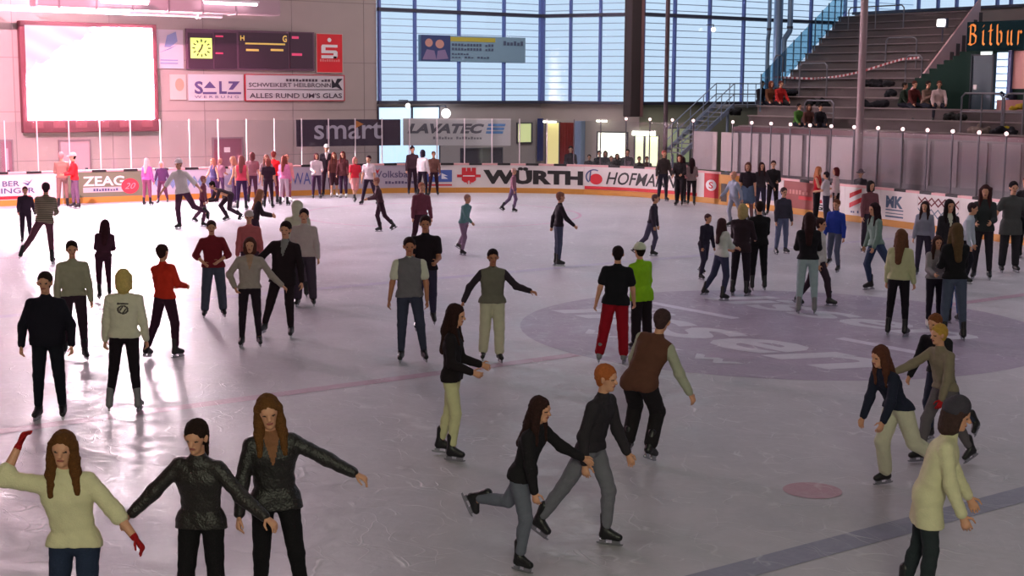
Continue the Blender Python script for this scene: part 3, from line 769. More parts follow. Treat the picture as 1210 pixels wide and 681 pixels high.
class Plane:
    """vertical plane through O along unit direction d (screen left to right); n faces the rink"""
    def __init__(s, p0, p1):
        s.O = Vector((p0[0], p0[1], 0)); d = Vector((p1[0]-p0[0], p1[1]-p0[1], 0)); s.L = d.length; s.d = d.normalized()
        s.n = Vector((s.d.y, -s.d.x, 0))
    def uv(s, px, py):
        r = ray(px, py); t = (s.O-CAM).dot(s.n)/r.dot(s.n); P = CAM+r*t; return (P-s.O).dot(s.d), P.z
    def P(s, a, z, off=0.0): q = s.O+s.d*a+s.n*off; return Vector((q.x, q.y, z))
    def rect(s, x0, y0, x1, y1):
        ym = (y0+y1)/2; xm = (x0+x1)/2
        return s.uv(x0, ym)[0], s.uv(x1, ym)[0], s.uv(xm, y1)[1], s.uv(xm, y0)[1]
    def boxr(s, mb, a0, a1, z0, z1, o0, o1):
        vs = [s.P(a, z, o) for a in (a0, a1) for o in (o0, o1) for z in (z0, z1)]
        return mb.add(vs, [(0,1,3,2), (4,6,7,5), (0,4,5,1), (2,3,7,6), (0,2,6,4), (1,5,7,3)])
    def box(s, name, m, parent, r, o0=0.0, o1=0.05, pix=True, bevel=0):
        a0, a1, z0, z1 = s.rect(*r) if pix else r
        mb = MB(); s.boxr(mb, a0, a1, z0, z1, o0, o1); return mb.build(name, m, parent, bevel=bevel)
    def frame(s, name, m, parent, r, w=.06, o0=0.0, o1=0.08, pix=True):
        a0, a1, z0, z1 = s.rect(*r) if pix else r
        mb = MB()
        s.boxr(mb, a0-w, a1+w, z0-w, z0, o0, o1); s.boxr(mb, a0-w, a1+w, z1, z1+w, o0, o1)
        s.boxr(mb, a0-w, a0, z0, z1, o0, o1); s.boxr(mb, a1, a1+w, z0, z1, o0, o1); return mb.build(name, m, parent)
    def text(s, body, r, m, parent, off=.06, bold=0.0, shear=0.0, space=1.0, pix=True, name='lettering'):
        a0, a1, z0, z1 = s.rect(*r) if pix else r
        x, y, f = text_mesh(body, z1-z0, bold, shear, a1-a0, space)
        mb = MB(); mb.add([s.P(a0+xx, z0+yy, off) for xx, yy in zip(x, y)], f); return mb.build(name, m, parent)
    def polys(s, name, polys, r, m, parent, off=.06, pix=True):
        a0, a1, z0, z1 = s.rect(*r) if pix else r
        mb = MB()
        for Q in polys: mb.add([s.P(a0+(a1-a0)*u, z0+(z1-z0)*v, off) for u, v in Q], [tuple(range(len(Q)))])
        return mb.build(name, m, parent)
PE = Plane((-28, EY), (XA, EY)); PA = Plane((XA, EY), (XB, EY))
cB = hit(757, 60, 1, 30.2); PB = Plane((XB, EY), (cB.x, 30.2)); PC = Plane((cB.x, 30.2), (41, 30.2))
PD = Plane((36.6, 30.2), (36.6, -28))
wallbox('wall_right', 36.6, 36.9, -28, 30.2, 0, 7.7)
GZ0, GZ1, GZ2 = 3.42, 7.2, 14.0
nwin = [0]
def facade(pl, a0, a1, mull, z0, name, beam=True, slat=.285, mw=.10):
    nwin[0] += 1
    root = pl.box('window_%d' % nwin[0], dayglass, None, (a0, a1, z0, GZ2), -.02, 0.0, pix=False); struct(root)
    mb = MB()
    for a in mull: pl.boxr(mb, a-mw/2, a+mw/2, z0, GZ2, 0, .16)
    mb.build('window_frame', bluesteel, root)
    mb = MB(); z = z0+slat
    while z < 11: pl.boxr(mb, a0, a1, z-.016, z+.016, 0, .03); z += slat
    mb.build('window_slats', slatm, root)
    mb = MB()
    if beam: pl.boxr(mb, a0, a1, GZ1-.07, GZ1+.07, .02, .22)
    pl.boxr(mb, a0, a1, z0-.08, z0+.05, 0, .2)
    mb.build('window_sill', steel, root)
facade(PA, 0, PA.L, [PA.uv(x, 70)[0] for x in (447, 489, 541, 594, 637)], GZ0, 'A')
facade(PB, 0, PB.L, [PB.uv(x, 70)[0] for x in (643, 675, 710, 745)], GZ0, 'B')
facade(PC, 0, 18, [PC.uv(x, 70)[0] for x in (758, 795, 836, 876, 915, 955, 995)], GZ0, 'C')
facade(PD, 0, 34, [PD.uv(x, 3)[0] for x in (1012, 1038, 1062, 1087, 1110, 1132, 1155, 1180, 1196)], 7.7, 'D', beam=False, slat=.8)
# lower walls under the glazing
lowm = mat('lower_wall', (168, 158, 158), .85, 0, .1, 20, .08, 1)
struct(PA.box('wall_far', lowm, None, (0, PA.L, 0, GZ0-.08), -.3, 0, pix=False))
struct(PB.box('wall_far_corner', mat('lower_wall_beige', (176, 164, 158), .85), None, (0, PB.L, 0, GZ0-.08), -.3, 0, pix=False))
struct(PC.box('wall_far_right', mat('lower_wall_green', (150, 152, 132), .85), None, (0, 19, 0, GZ0-.08), -.3, 0, pix=False))
# seams of the end wall cladding
seam = mat('seam', (150, 136, 136), .9); mb = MB()
for z in (1.35, 3.1, 5.0, 7.4, 9.2): PE.boxr(mb, 10, PE.L, z-.015, z+.015, 0, .012)
for px in (15, 130, 240, 345, 430):
    a = PE.uv(px, 60)[0]; PE.boxr(mb, a-.012, a+.012, 0, 12, 0, .012)
struct(mb.build('trim_1', seam))

# ---- LED video wall
scr_o = empty('video_screen', PE.P(PE.uv(100, 90)[0], 2.3, .2), 0, 'huge glowing pinkish white video screen in a dark red housing on end wall', 'screen')
def rel(o, root):      # keep a part built in world space where it is, under its root
    o.parent = root; o.matrix_parent_inverse = root.matrix_world.inverted() if False else (Matrix.Translation(root.location) @ Matrix.Rotation(root.rotation_euler.z, 4, 'Z')).inverted(); return o
rel(PE.box('housing', mat('housing_red', (120, 60, 70), .5), None, (22, 27, 183, 156), .02, .30, bevel=.03), scr_o)
led = bpy.data.materials.new('led_picture'); led.use_nodes = True; nt = led.node_tree; b_ = nt.nodes['Principled BSDF']; b_.inputs['Base Color'].default_value = (.1, .1, .1, 1)
tc = nt.nodes.new('ShaderNodeTexCoord'); sx = nt.nodes.new('ShaderNodeSeparateXYZ'); nt.links.new(tc.outputs['Generated'], sx.inputs[0])
def _m(op, a, b=0.0):
    m = nt.nodes.new('ShaderNodeMath'); m.operation = op
    for i, v in enumerate((a, b)):
        if isinstance(v, (int, float)): m.inputs[i].default_value = v
        else: nt.links.new(v, m.inputs[i])
    return m.outputs[0]
# dim bluish roof girders in the upper left of the shown picture, blown-out white elsewhere
dd = _m('ADD', _m('MULTIPLY', sx.outputs[0], 1.35), _m('MULTIPLY', _m('SUBTRACT', 1.0, sx.outputs[2]), 1.5))
dark = nt.nodes.new('ShaderNodeMapRange'); dark.inputs['From Min'].default_value = .72; dark.inputs['From Max'].default_value = 1.0; nz = nt.nodes.new('ShaderNodeTexNoise'); nz.inputs['Scale'].default_value = 5; nz.inputs['Detail'].default_value = 3; nt.links.new(tc.outputs['Generated'], nz.inputs['Vector'])
dd = _m('ADD', dd, _m('MULTIPLY', _m('SUBTRACT', nz.outputs['Fac'], .5), .9)); nt.links.new(dd, dark.inputs['Value'])
wv = nt.nodes.new('ShaderNodeTexWave'); wv.inputs['Scale'].default_value = 1.6; wv.inputs['Distortion'].default_value = 1.5
mp = nt.nodes.new('ShaderNodeMapping'); mp.inputs['Rotation'].default_value = (0, 1.0, 0); nt.links.new(tc.outputs['Generated'], mp.inputs[0]); nt.links.new(mp.outputs[0], wv.inputs['Vector'])
cc = nt.nodes.new('ShaderNodeValToRGB'); cc.color_ramp.elements[0].color = (.80, .62, .86, 1); cc.color_ramp.elements[1].color = (1.0, .80, .92, 1); nt.links.new(wv.outputs['Fac'], cc.inputs[0])
cm = nt.nodes.new('ShaderNodeMix'); cm.data_type = 'RGBA'; cm.inputs[7].default_value = (1.0, .80, .88, 1); nt.links.new(cc.outputs[0], cm.inputs[6]); nt.links.new(dark.outputs[0], cm.inputs[0])
nt.links.new(cm.outputs[2], b_.inputs['Emission Color'])
st = nt.nodes.new('ShaderNodeMapRange'); st.inputs['To Min'].default_value = .9; st.inputs['To Max'].default_value = SCREEN_POWER; nt.links.new(_m('POWER', dark.outputs[0], 2.0), st.inputs['Value']); nt.links.new(st.outputs[0], b_.inputs['Emission Strength'])
rel(PE.box('display', led, None, (28, 32, 177, 141), .30, .32), scr_o)
for i in range(6):
    mb = MB(); a = PE.uv(34+i*26, 149)[0]; PE.boxr(mb, a, a+.42, 2.52, 2.74, .30, .33)
    rel(mb.build('speaker_grille', mat('grille_red', (150, 84, 92), .6)), scr_o)

def bars(n, seed=3):
    rs = random.Random(seed+n); out = []
    for i in range(n):
        if rs.random() < .14: continue
        x0 = i/n; x1 = (i+.72)/n; h_ = rs.choice((.7, 1.0, 1.0)); out.append([(x0, 0), (x1, 0), (x1, h_), (x0, h_)])
    return out
# ---- signs on the end wall
def sign(name, label, cat, r, m, pl=PE, th=.06, group=None):
    a0, a1, z0, z1 = pl.rect(*r); root = empty(name, pl.P((a0+a1)/2, z0, .02), 0, label, cat, group)
    rel(pl.box('panel', m, None, (a0, a1, z0, z1), .01, th, pix=False), root); return root
off = .075
r = sign('poster', 'pale poster with a blue feather shape right of the video screen', 'poster', (181, 35, 216, 81), mat('poster_pale', (222, 206, 216), .6))
rel(PE.polys('emblem', [[(.35, .55), (.45, .85), (.75, .95), (.8, .7), (.55, .55)], [(.15, .40), (.6, .55), (.8, .62), (.55, .50)]], (181, 35, 216, 81), mat('feather_blue', (150, 160, 205), .6), None, off), r)
rel(PE.polys('emblem', [[(.2, .12), (.8, .12), (.8, .15), (.2, .15)], [(.2, .2), (.8, .2), (.8, .23), (.2, .23)]], (181, 35, 216, 81), mat('feather_blue', (150, 160, 205)), None, off), r)
r = sign('poster', 'faint orange and white poster left of the lettered SALZ board', 'poster', (200, 88, 219, 118), mat('poster_peach', (226, 196, 190), .6))
rel(PE.polys('emblem', [circ(.6, .6, .28, .25)], (200, 88, 219, 118), mat('peach_dot', (226, 160, 140)), None, off), r)
r = sign('advertising_board', 'white wall board with grey violet word SALZ', 'sign', (222, 88, 287, 119), mat('sign_white', (214, 204, 210), .5))
vi = mat('salz_violet', (96, 78, 128), .6)
rel(PE.text('S', (229, 96, 239, 111), vi, None, off, bold=.03), r); rel(PE.text('L', (258, 96, 267, 111), vi, None, off, bold=.03), r)
rel(PE.polys('emblem', [[(.27, .48), (.38, .74), (.49, .48)], [(.25, .25), (.50, .25), (.50, .33), (.25, .33)]], (222, 88, 287, 119), vi, None, off), r)
rel(PE.polys('emblem', [[(.72, .74), (.72, .66), (.80, .66), (.72, .42), (.80, .42), (.93, .74)], [(.70, .25), (.95, .25), (.95, .33), (.70, .33)]], (222, 88, 287, 119), vi, None, off), r)
rel(PE.text('WERBUNG', (229, 113, 281, 116), vi, None, off, space=1.6), r)
r = sign('advertising_board', 'long white board reading ALLES RUND UMS GLAS with red edge', 'sign', (289, 88, 406, 119), mat('sign_white', (214, 204, 210), .5))
dk = mat('sign_dark', (88, 70, 84), .6); rd = mat('sign_red', (196, 44, 62), .5)
rel(PE.frame('red_edge', rd, None, (289.5, 89, 405.5, 118.5), .03, .01, .08), r)
rel(PE.text("ALLES RUND UM'S GLAS", (294, 110, 403, 116), dk, None, off, bold=.015), r)
rel(PE.text('SCHWEIKERT HEILBRONN', (293, 98, 390, 103), dk, None, off, bold=.01), r); rel(PE.polys('small_print', bars(14), (337, 93.5, 390, 96.5), dk, None, off), r)
rel(PE.box('rule', dk, None, (291, 105.4, 403, 106.2), .05, .075), r)
rel(PE.polys('emblem', [[(0, .2), (0, 1), (.3, .6), (.5, 1), (1, 1), (.6, .6), (1, .0), (.4, .3)]], (391, 93, 404, 107), mat('emblem_dark', (40, 30, 44)), None, off), r)
r = sign('savings_bank_sign', 'tall red sign with a white S and a dot above it', 'sign', (373, 40, 404, 86), mat('sparkasse_red', (226, 38, 48), .5))
wh = mat('sign_letter_white', (240, 232, 234), .5)
rel(PE.frame('edge', mat('pale_edge', (205, 170, 165)), None, (373.5, 40.5, 403.5, 85.5), .03, .01, .07), r)
rel(PE.polys('emblem', [circ(.49, .84, .075, .055)], (373, 40, 404, 86), wh, None, off), r)
E_ = (373, 40, 404, 86)
rel(PE.polys('emblem', [[(.18, .68), (.22, .72), (.80, .72), (.80, .65), (.34, .65), (.34, .61), (.18, .61)],
     [(.18, .61), (.34, .61), (.34, .575), (.74, .575), (.80, .54), (.80, .50), (.18, .50), (.18, .55)],
     [(.64, .50), (.80, .50), (.80, .42), (.76, .37), (.64, .37)], [(.18, .37), (.76, .37), (.76, .42), (.18, .42)], [(.18, .42), (.64, .42), (.64, .45), (.18, .45)]], E_, wh, None, off), r)
rel(PE.polys('small_print', bars(9), (377, 70, 401, 73), mat('faded_letters', (240, 130, 130)), None, off), r)
# scoreboard with clock
r = sign('scoreboard', 'wide dark purple scoreboard with a lit yellow clock at its left end', 'scoreboard', (219, 36, 370, 83), mat('score_frame', (112, 78, 98), .5), th=.10)
for q in ((221, 39, 250, 81), (252, 39, 278, 81), (281, 39, 339, 81), (341, 39, 368, 81)):
    rel(PE.box('panel', mat('score_panel', (74, 48, 66), .5), None, q, .10, .13), r)
ck = PE.box('clock_face', emis('clock_glow', (214, 232, 120), 1.0), None, (223.5, 45, 248.5, 69), .13, .16); rel(ck, r)
pl_ = []
for i in range(12):
    t = math.pi*i/6; c, s = math.cos(t), math.sin(t); w = .035
    pl_.append([(.5+c*.30-s*w, .5+s*.30+c*w), (.5+c*.44-s*w, .5+s*.44+c*w), (.5+c*.44+s*w, .5+s*.44-c*w), (.5+c*.30+s*w, .5+s*.30-c*w)])
for t, l, w in ((math.radians(235), .26, .045), (math.radians(75), .20, .04)):
    c, s = math.cos(t), math.sin(t); pl_.append([(.5-s*w, .5+c*w), (.5+c*l-s*w, .5+s*l+c*w), (.5+c*l+s*w, .5+s*l-c*w), (.5+s*w, .5-c*w)])
rel(PE.polys('clock_hands', pl_, (223.5, 45, 248.5, 69), mat('clock_dark', (84, 84, 44)), None, .165), r)
ye = emis('score_yellow', (196, 160, 84), .8); re_ = emis('score_red', (190, 60, 96), .8)
rel(PE.text('H', (282, 42, 287, 48), ye, None, .14, bold=.03), r); rel(PE.text('G', (332, 42, 337, 50), ye, None, .14, bold=.03), r)
for q in ((288, 51, 335, 53), (289, 58, 304, 60.5), (318, 58, 333, 60.5)): rel(PE.box('score_digits', ye, None, q, .13, .14), r)
for q in ((343, 43, 351, 46), (343, 63, 355, 66), (253, 42, 262, 44), (253, 62, 262, 64)): rel(PE.box('score_digits', re_, None, q, .13, .14), r)
# doors of the end wall
def door(n, r_, m, pane=None, note=None, pl=PE):
    a0, a1, z0, z1 = pl.rect(*r_); root = struct(pl.box('door_%d' % n, m, None, (a0, a1, 0.0, z1), .0, .06, pix=False))
    pl.frame('door_frame', mat('door_frame_grey', (140, 118, 124)), root, (a0, a1, 0, z1), .06, .0, .09, pix=False)
    if pane: pl.box('door_pane', pane, root, ((a0*2+a1)/3, (a0+2*a1)/3, .6, z1-.25), .06, .07, pix=False)
    if note: pl.box('notice', mat('paper', (235, 225, 225)), root, note, .06, .075)
    pl.box('door_handle', steel, root, (a1-.18, a1-.10, .98, 1.06), .06, .14, pix=False); return root
door(1, (1, 167, 13, 194), mat('door_mauve', (150, 104, 118), .6), pane=mat('door_pane_pale', (206, 170, 180), .3))
door(2, (71, 167, 105, 194), mat('door_pale', (196, 160, 168), .6))
door(3, (252, 164, 285, 192), mat('door_red', (132, 82, 98), .6), note=(264, 174, 271, 180))

# ---- duct, pipe and lamps at the top left
r = empty('ventilation_duct', PE.P(PE.uv(250, 10)[0], 7.6, 1.5), 0, 'broad shiny pipe running along the top of the end wall', 'pipe')
q0 = hit(-40, 7, 1, 33.0); q1 = hit(262, 21, 1, 33.0); z_ = (q0.z+q1.z)/2
mb = MB(); mb.tube((q0.x, 33, q0.z), (q1.x, 33, q0.z), .11, 14); rel(mb.build('pipe', mat('pipe_white', (232, 214, 222), .3, .1), smooth=False), r)
mb = MB(); mb.tube((q1.x-1.0, 33, q0.z), (q1.x-.86, 33, q0.z), .17, 14); rel(mb.build('collar', mat('pipe_white', (232, 214, 222))), r)
for i in range(6):
    mb = MB(); mb.box((q0.x+1.2+i*1.4, 33.7, q0.z), (.05, 1.5, .05)); rel(mb.build('bracket', steel), r)
r = empty('air_duct', PE.P(PE.uv(230, 0)[0], 7.9, 2.5), 0, 'flat grey duct with rounded corner at the top edge above scoreboard', 'duct')
d0 = hit(40, 2, 1, 32.0); d1 = hit(330, 2, 1, 32.0); zb = hit(330, 22, 1, 32.0).z
mb = MB(); mb.box(((d0.x+d1.x)/2, 32.2, zb+.45), (d1.x-d0.x, .7, .7)); rel(mb.build('casing', mat('duct_rose', (178, 150, 158), .4, .2), bevel=.08), r)
for i in range(6):
    mb = MB(); mb.box((d0.x+.8+i*1.3, 32.2, zb+.45), (.06, .76, .76)); rel(mb.build('flange', mat('duct_flange', (140, 116, 124), .4, .2)), r)
def tube_lamp(label, px0, px1, py, Y, pw):
    a = hit(px0, py, 1, Y); b2 = hit(px1, py, 1, Y); r = empty('strip_lamp', a, 0, label, 'lamp')
    mb = MB(); mb.box(((a.x+b2.x)/2, Y, a.z+.09), (b2.x-a.x, .22, .08)); rel(mb.build('lamp_body', mat('lamp_white', (220, 210, 214))), r)
    mb = MB(); mb.tube((a.x+.05, Y, a.z), (b2.x-.05, Y, a.z), .045, 10); rel(mb.build('tube', emis('tube_pink', (255, 225, 238), pw)), r)
tube_lamp('glowing strip lamp at the top edge above the video screen', 118, 176, 2, 31.4, 8)
tube_lamp('glowing strip lamp at the top edge above the scoreboard', 240, 305, 3, 31.4, 8)

# ---- openings in the lower walls under the glazing
sky_m = emis('bright_daylight_window', (196, 226, 250), 1.05)
def low_window(r_, m, pl, divs=(), label=None):
    nwin[0] += 1; a0, a1, z0, z1 = pl.rect(*r_)
    w = struct(pl.box('window_%d' % nwin[0], m, None, (a0, a1, z0, z1), .0, .03, pix=False))
    pl.frame('window_frame', steel, w, (a0, a1, z0, z1), .05, 0, .08, pix=False)
    mb = MB()
    for d in divs: a = pl.uv(d, (r_[1]+r_[3])/2)[0]; pl.boxr(mb, a-.04, a+.04, z0, z1, .03, .09)
    if divs: mb.build('window_mullion', steel, w)
    return w
low_window((447, 127, 518, 192), sky_m, PA, (486,))
low_window((545, 176, 592, 196), mat('dark_pane', (70, 66, 76), .2), PA, (568,))
low_window((611, 146, 627, 168), emis('green_lit_window', (190, 196, 140), .9), PA, ())
low_window((646, 145, 661, 196), emis('warm_lit_window', (214, 196, 132), .9), PB)
low_window((707, 157, 741, 186), emis('bright_panel_window', (255, 250, 226), 1.6), PB, ())
low_window((786, 152, 814, 192), emis('green_lit_foyer', (150, 160, 122), .55), PC, (800,))
low_window((751, 161, 778, 196), emis('stair_window', (236, 240, 200), 1.0), PB, (762,))
def thing_box(name, label, cat, pl, r_, m, o0=.02, o1=.3, pname='body'):
    a0, a1, z0, z1 = pl.rect(*r_); r = empty(name, pl.P((a0+a1)/2, z0, o0), 0, label, cat); rel(pl.box(pname, m, None, (a0, a1, z0, z1), o0, o1, pix=False, bevel=.02), r); return r
def curtain(name, label, cat, pl, r_, m):
    a0, a1, z0, z1 = pl.rect(*r_); mb = MB(); n = 24; vs = []
    for i in range(n+1):
        o = .18+.05*math.sin(i*1.9)
        vs += [pl.P(a0+(a1-a0)*i/n, z0, o), pl.P(a0+(a1-a0)*i/n, z1, o), pl.P(a0+(a1-a0)*i/n, z0, o+.02), pl.P(a0+(a1-a0)*i/n, z1, o+.02)]
    fs = []
    for i in range(n):
        k = i*4; fs += [(k, k+4, k+5, k+1), (k+2, k+3, k+7, k+6), (k+1, k+5, k+7, k+3), (k, k+2, k+6, k+4)]
    mb.add(vs, fs); return tag(mb.build(name, m), label, cat)
curtain('curtain', 'dark red folded curtain behind the far boards beside warm window', 'curtain', PB, (664, 145, 684, 196), cloth((150, 48, 44)))
curtain('flag', 'narrow blue hanging flag left of the warm lit window', 'flag', PA, (632, 140, 638, 190), cloth((62, 76, 140)))
thing_box('pillar', 'pale blue grey pillar right of the dark red curtain', 'pillar', PB, (684, 143, 692, 200), mat('pillar_blue', (126, 146, 176), .6), .05, .5)
def globe(label, px, py, Y, r_, pw, c=(255, 255, 255), back=34.5):
    p = hit(px, py, 1, Y); r = empty('globe_lamp', p, 0, label, 'lamp')
    mb = MB(); mb.ball((0, 0, 0), (r_, r_, r_), 10, 16); o = mb.build('lamp_globe', emis('globe_%d' % pw, c, pw), r, smooth=True)
    mb = MB(); mb.path([Vector((0, 0, r_*.9)), Vector((0, 0, r_+.12)), Vector((0, back-Y, r_+.12))], .02, 6); mb.build('lamp_stem', steel, r)
globe('round white lamp above the right end of bright low window', 527, 134, 33.8, .19, 9)
globe('small round lamp above the middle of bright low window', 482, 125, 33.8, .10, 6, (255, 246, 225))
globe('small lamp before the tall glazing beyond the stairs', 843, 35, 29.8, .10, 4, (255, 240, 220), 30.25)
def tube2(label, pl, r_, pw):
    a0, a1, z0, z1 = pl.rect(*r_); r = empty('strip_lamp', pl.P((a0+a1)/2, z0, .2), 0, label, 'lamp')
    rel(pl.box('tube', emis('tube_white', (255, 255, 235), pw), None, (a0, a1, z0, z1), .2, .3, pix=False, bevel=.02), r)
    rel(pl.box('lamp_body', mat('lamp_white', (220, 210, 214)), None, (a0, a1, z1, z1+.05), .12, .34, pix=False), r)
tube2('bright strip lamp above the pale stair window', PB, (750, 155, 777, 160), 6)
tube2('strip lamp above the warm lit window', PB, (645, 143, 660, 145), 5)
tube2('strip lamp above the bright square window', PB, (708, 142, 720, 144), 4)

# banner on the tall glazing
r = sign('banner', 'blue banner with a family picture hanging on the tall glazing', 'banner', (494, 43, 617, 73), mat('banner_blue', (132, 164, 186), .6), pl=PA, th=.24)
BN = (494, 43, 617, 73)
rel(PA.polys('picture', [[(0, 0), (.27, 0), (.27, 1), (0, 1)]], BN, mat('photo_blue', (58, 70, 120)), None, .25), r)
rel(PA.polys('faces', [circ(.07, .70, .035, .16), circ(.17, .66, .04, .17)], BN, mat('photo_skin', (206, 150, 140)), None, .255), r)
rel(PA.polys('shirts', [[(.01, .05), (.05, .45), (.12, .40), (.14, .05)], [(.14, .05), (.15, .4), (.22, .45), (.25, .1)]], BN, mat('photo_mauve', (140, 120, 160)), None, .253), r)
rel(PA.polys('headline', [[(.27, .78), (.70, .78), (.70, .95), (.27, .95)]], BN, mat('banner_yellow', (190, 178, 70)), None, .25), r)
bl = mat('banner_print', (80, 92, 120))
for q_, k_ in (((530, 52, 580, 55), 14), ((530, 57, 580, 60), 14), ((530, 63, 554, 65), 7), ((530, 67, 575, 69), 12), ((591, 49, 615, 54), 6)):
    rel(PA.polys('small_print', bars(k_), q_, bl, None, .26), r)
# ------------------------------------------------------------------ rink boards
kick = mat('kick_orange', (206, 142, 62), .5, 0, 0, 1, .08, 3)
railpink = mat('rail_pink', (226, 170, 172), .45); raildark = mat('rail_black', (40, 32, 36), .6)
TOPZ = 1.14
def board(label, px0, px1, m, kickm=kick, top=TOPZ):
    s0, s1 = s_at(px0), s_at(px1); p = bpos((s0+s1)/2); root = empty('rink_board', p, 0, label, 'rink board')
    rel(strip_obj('panel', m, None, s0+.004, s1-.004, 0, .09, .20, top-.07), root)
    rel(strip_obj('kick_strip', kickm, None, s0+.004, s1-.004, -.012, .09, 0.0, .20), root)
    rel(strip_obj('top_rail', railpink, None, s0+.004, s1-.004, -.02, .12, top-.07, top), root)
    s = math.ceil(s0/1.1)*1.1
    while s < s1-.5:
        rel(strip_obj('rail_padding', raildark, None, s, s+.5, -.026, .126, top-.07, top+.008), root); s += 1.1
    return root
blu = mat('ad_blue', (74, 84, 128), .5); blk = mat('ad_black', (34, 28, 30), .5); red = mat('ad_red', (206, 36, 48), .5)
def T(root, *a, **k): rel(strip_text(*a[:4], *a[4:], parent=None, **k) if False else strip_text(a[0], a[1], a[2], a[3], a[4], a[5], None, **k), root)
def Pq(root, name, polys, px0, px1, z0, z1, m, **k): rel(strip_poly(name, polys, px0, px1, z0, z1, m, None, **k), root)
r = board('white board lettered BER and SINGER at the far left edge', -60, 74, white)
T(r, 'BER', 3, 23, .66, .84, blu, bold=.01); T(r, 'SINGER', -6, 41, .42, .60, blu, bold=.01)
Pq(r, 'emblem', [[(0, .5), (.5, .0), (1, 1), (.5, .35)], [(.1, .8), (.6, .5), (.6, .6)]], 27, 39, .66, .90, blu)
Pq(r, 'red_band', [[(0, 0), (.5, 0), (1, 0), (1, 1), (.5, 1), (0, 1)]], -58, 36, .23, .33, red)
r = board('green board with white ZEAG lettering and a red disc', 75, 177, mat('board_green', (118, 124, 100), .5))
T(r, 'ZEAG', 98, 147, .58, .92, wh, bold=.025); Pq(r, 'white_band', [[(0, 0), (1, 0), (1, 1), (0, 1)]], 98, 146, .36, .54, mat('band_pale', (200, 190, 190)))
Pq(r, 'small_print', bars(9), 110, 140, .40, .49, blu, off=-.02); Pq(r, 'red_disc', [circ(.5, .5, .5, .5)], 143, 164, .28, .82, mat('disc_red', (214, 60, 76)), off=-.018)
T(r, '20', 147, 160, .45, .66, mat('disc_print', (240, 150, 160)), shear=.4, off=-.024)
r = board('pale board with a faint blue pattern behind white-topped skaters', 177, 250, mat('board_pale_blue', (196, 192, 206), .5))
Pq(r, 'blue_pattern', [[(i*.12, .15), (i*.12+.06, .5), (i*.12, .85), (i*.12-.06+.0001, .5)] for i in range(1, 9)], 178, 249, .3, .95, mat('faint_blue', (120, 140, 180)))
r = board('pale board behind the row of standing girls', 250, 340, mat('board_pale', (206, 196, 204), .5))
Pq(r, 'faint_shapes', [circ(.2, .5, .1, .4), circ(.55, .5, .12, .35), circ(.85, .5, .1, .4)], 256, 335, .3, .95, mat('faint_violet', (170, 160, 190)))
r = board('lilac board with large blue WA lettering', 340, 440, mat('board_lilac', (186, 174, 190), .5))
T(r, 'WA', 345, 367, .42, .86, mat('ad_bluish', (90, 96, 160)), bold=.0)
r = board('white board with blue Volksbank lettering', 440, 497, mat('board_lilac', (186, 174, 190)))
T(r, 'Volksbank', 444, 494, .60, .86, mat('volks_print', (96, 84, 120)), bold=.01); Pq(r, 'red_mark', [[(0, 1), (.5, 0), (1, 1), (.5, .6)]], 443, 449, .74, .96, red)
Pq(r, 'small_print', bars(9), 455, 490, .36, .46, mat('volks_print', (96, 84, 120)))
r = board('pale board carrying a blue square bank emblem', 497, 538, white)
Pq(r, 'blue_square', [[(0, 0), (1, 0), (1, 1), (0, 1)]], 504, 534, .42, .88, mat('vr_blue', (70, 96, 170)))
Pq(r, 'emblem', [[(.1, .8), (.35, .2), (.6, .8), (.35, .5)], [(.6, .2), (.6, .8), (.9, .5), (.7, .5), (.9, .2)]], 506, 532, .46, .84, mat('vr_white', (226, 226, 232)), off=-.02)
Pq(r, 'red_line', [[(0, 0), (1, 0), (1, 1), (0, 1)]], 504, 534, .27, .33, red)
r = board('long white board with red emblem and black WÜRTH lettering', 538, 690, white)
T(r, 'WÜRTH', 571, 689, .34, 1.0, blk, bold=.055)
Pq(r, 'red_emblem', [[(.0, .42), (.2, .42), (.2, .58), (0, .58)], [(.8, .42), (1, .42), (1, .58), (.8, .58)],
   [(.2, .25), (.32, .12), (.44, .12), (.5, .25), (.56, .12), (.68, .12), (.8, .25), (.8, .42), (.2, .42)],
   [(.2, .58), (.8, .58), (.8, .98), (.62, .98), (.62, .78), (.58, .78), (.58, .98), (.42, .98), (.42, .78), (.38, .78), (.38, .98), (.2, .98)], [(.2, .42), (.8, .42), (.8, .58), (.2, .58)],
   [(.4, .12), (.44, 0), (.48, .12)], [(.52, .12), (.56, 0), (.60, .12)]], 540, 568, .32, .98, red)
Pq(r, 'emblem_line', [[(.25, .47), (.75, .47), (.75, .53), (.25, .53)]], 540, 568, .32, .98, wh, off=-.02)
r = board('white board with slanted black HOFMANN lettering and red underline', 690, 832, white)
T(r, 'HOFMANN', 716, 800, .42, .90, blk, bold=.012, shear=.3); T(r, '', 0, 1, 0, 1, blk) if False else None
Pq(r, 'red_band', [[(i/8, 0) for i in range(9)]+[(1-i/8, 1) for i in range(9)]], 691, 824, .21, .33, red)
Pq(r, 'ball_emblem', [circ(.62, .35, .38, .36)], 692, 712, .40, .98, red)
Pq(r, 'ball_outline', ring(.5, .5, .42, .42, .5, .5, 16, 60, 230)+[[(.2, .2), (.28, .2), (.34, .95), (.26, .95)]], 692, 712, .40, .98, blu, off=-.018)
r = board('short red board with a white round badge beside the gate', 832, 849, mat('board_red', (200, 40, 50), .5))
Pq(r, 'badge', [circ(.5, .5, .42, .5)], 833, 848, .45, .85, wh); T(r, 'S', 838, 843, .53, .77, red, off=-.022, bold=.02)
r = board('orange open gate section of the side boards', 849, 882, mat('board_orange', (214, 146, 70), .5))
Pq(r, 'dark_opening', [[(.08, 0), (.3, 0), (.3, 1), (.08, 1)], [(.55, 0), (.7, 0), (.7, 1), (.55, 1)]], 850, 881, .12, .75, mat('gap_dark', (60, 44, 40)), off=-.016)
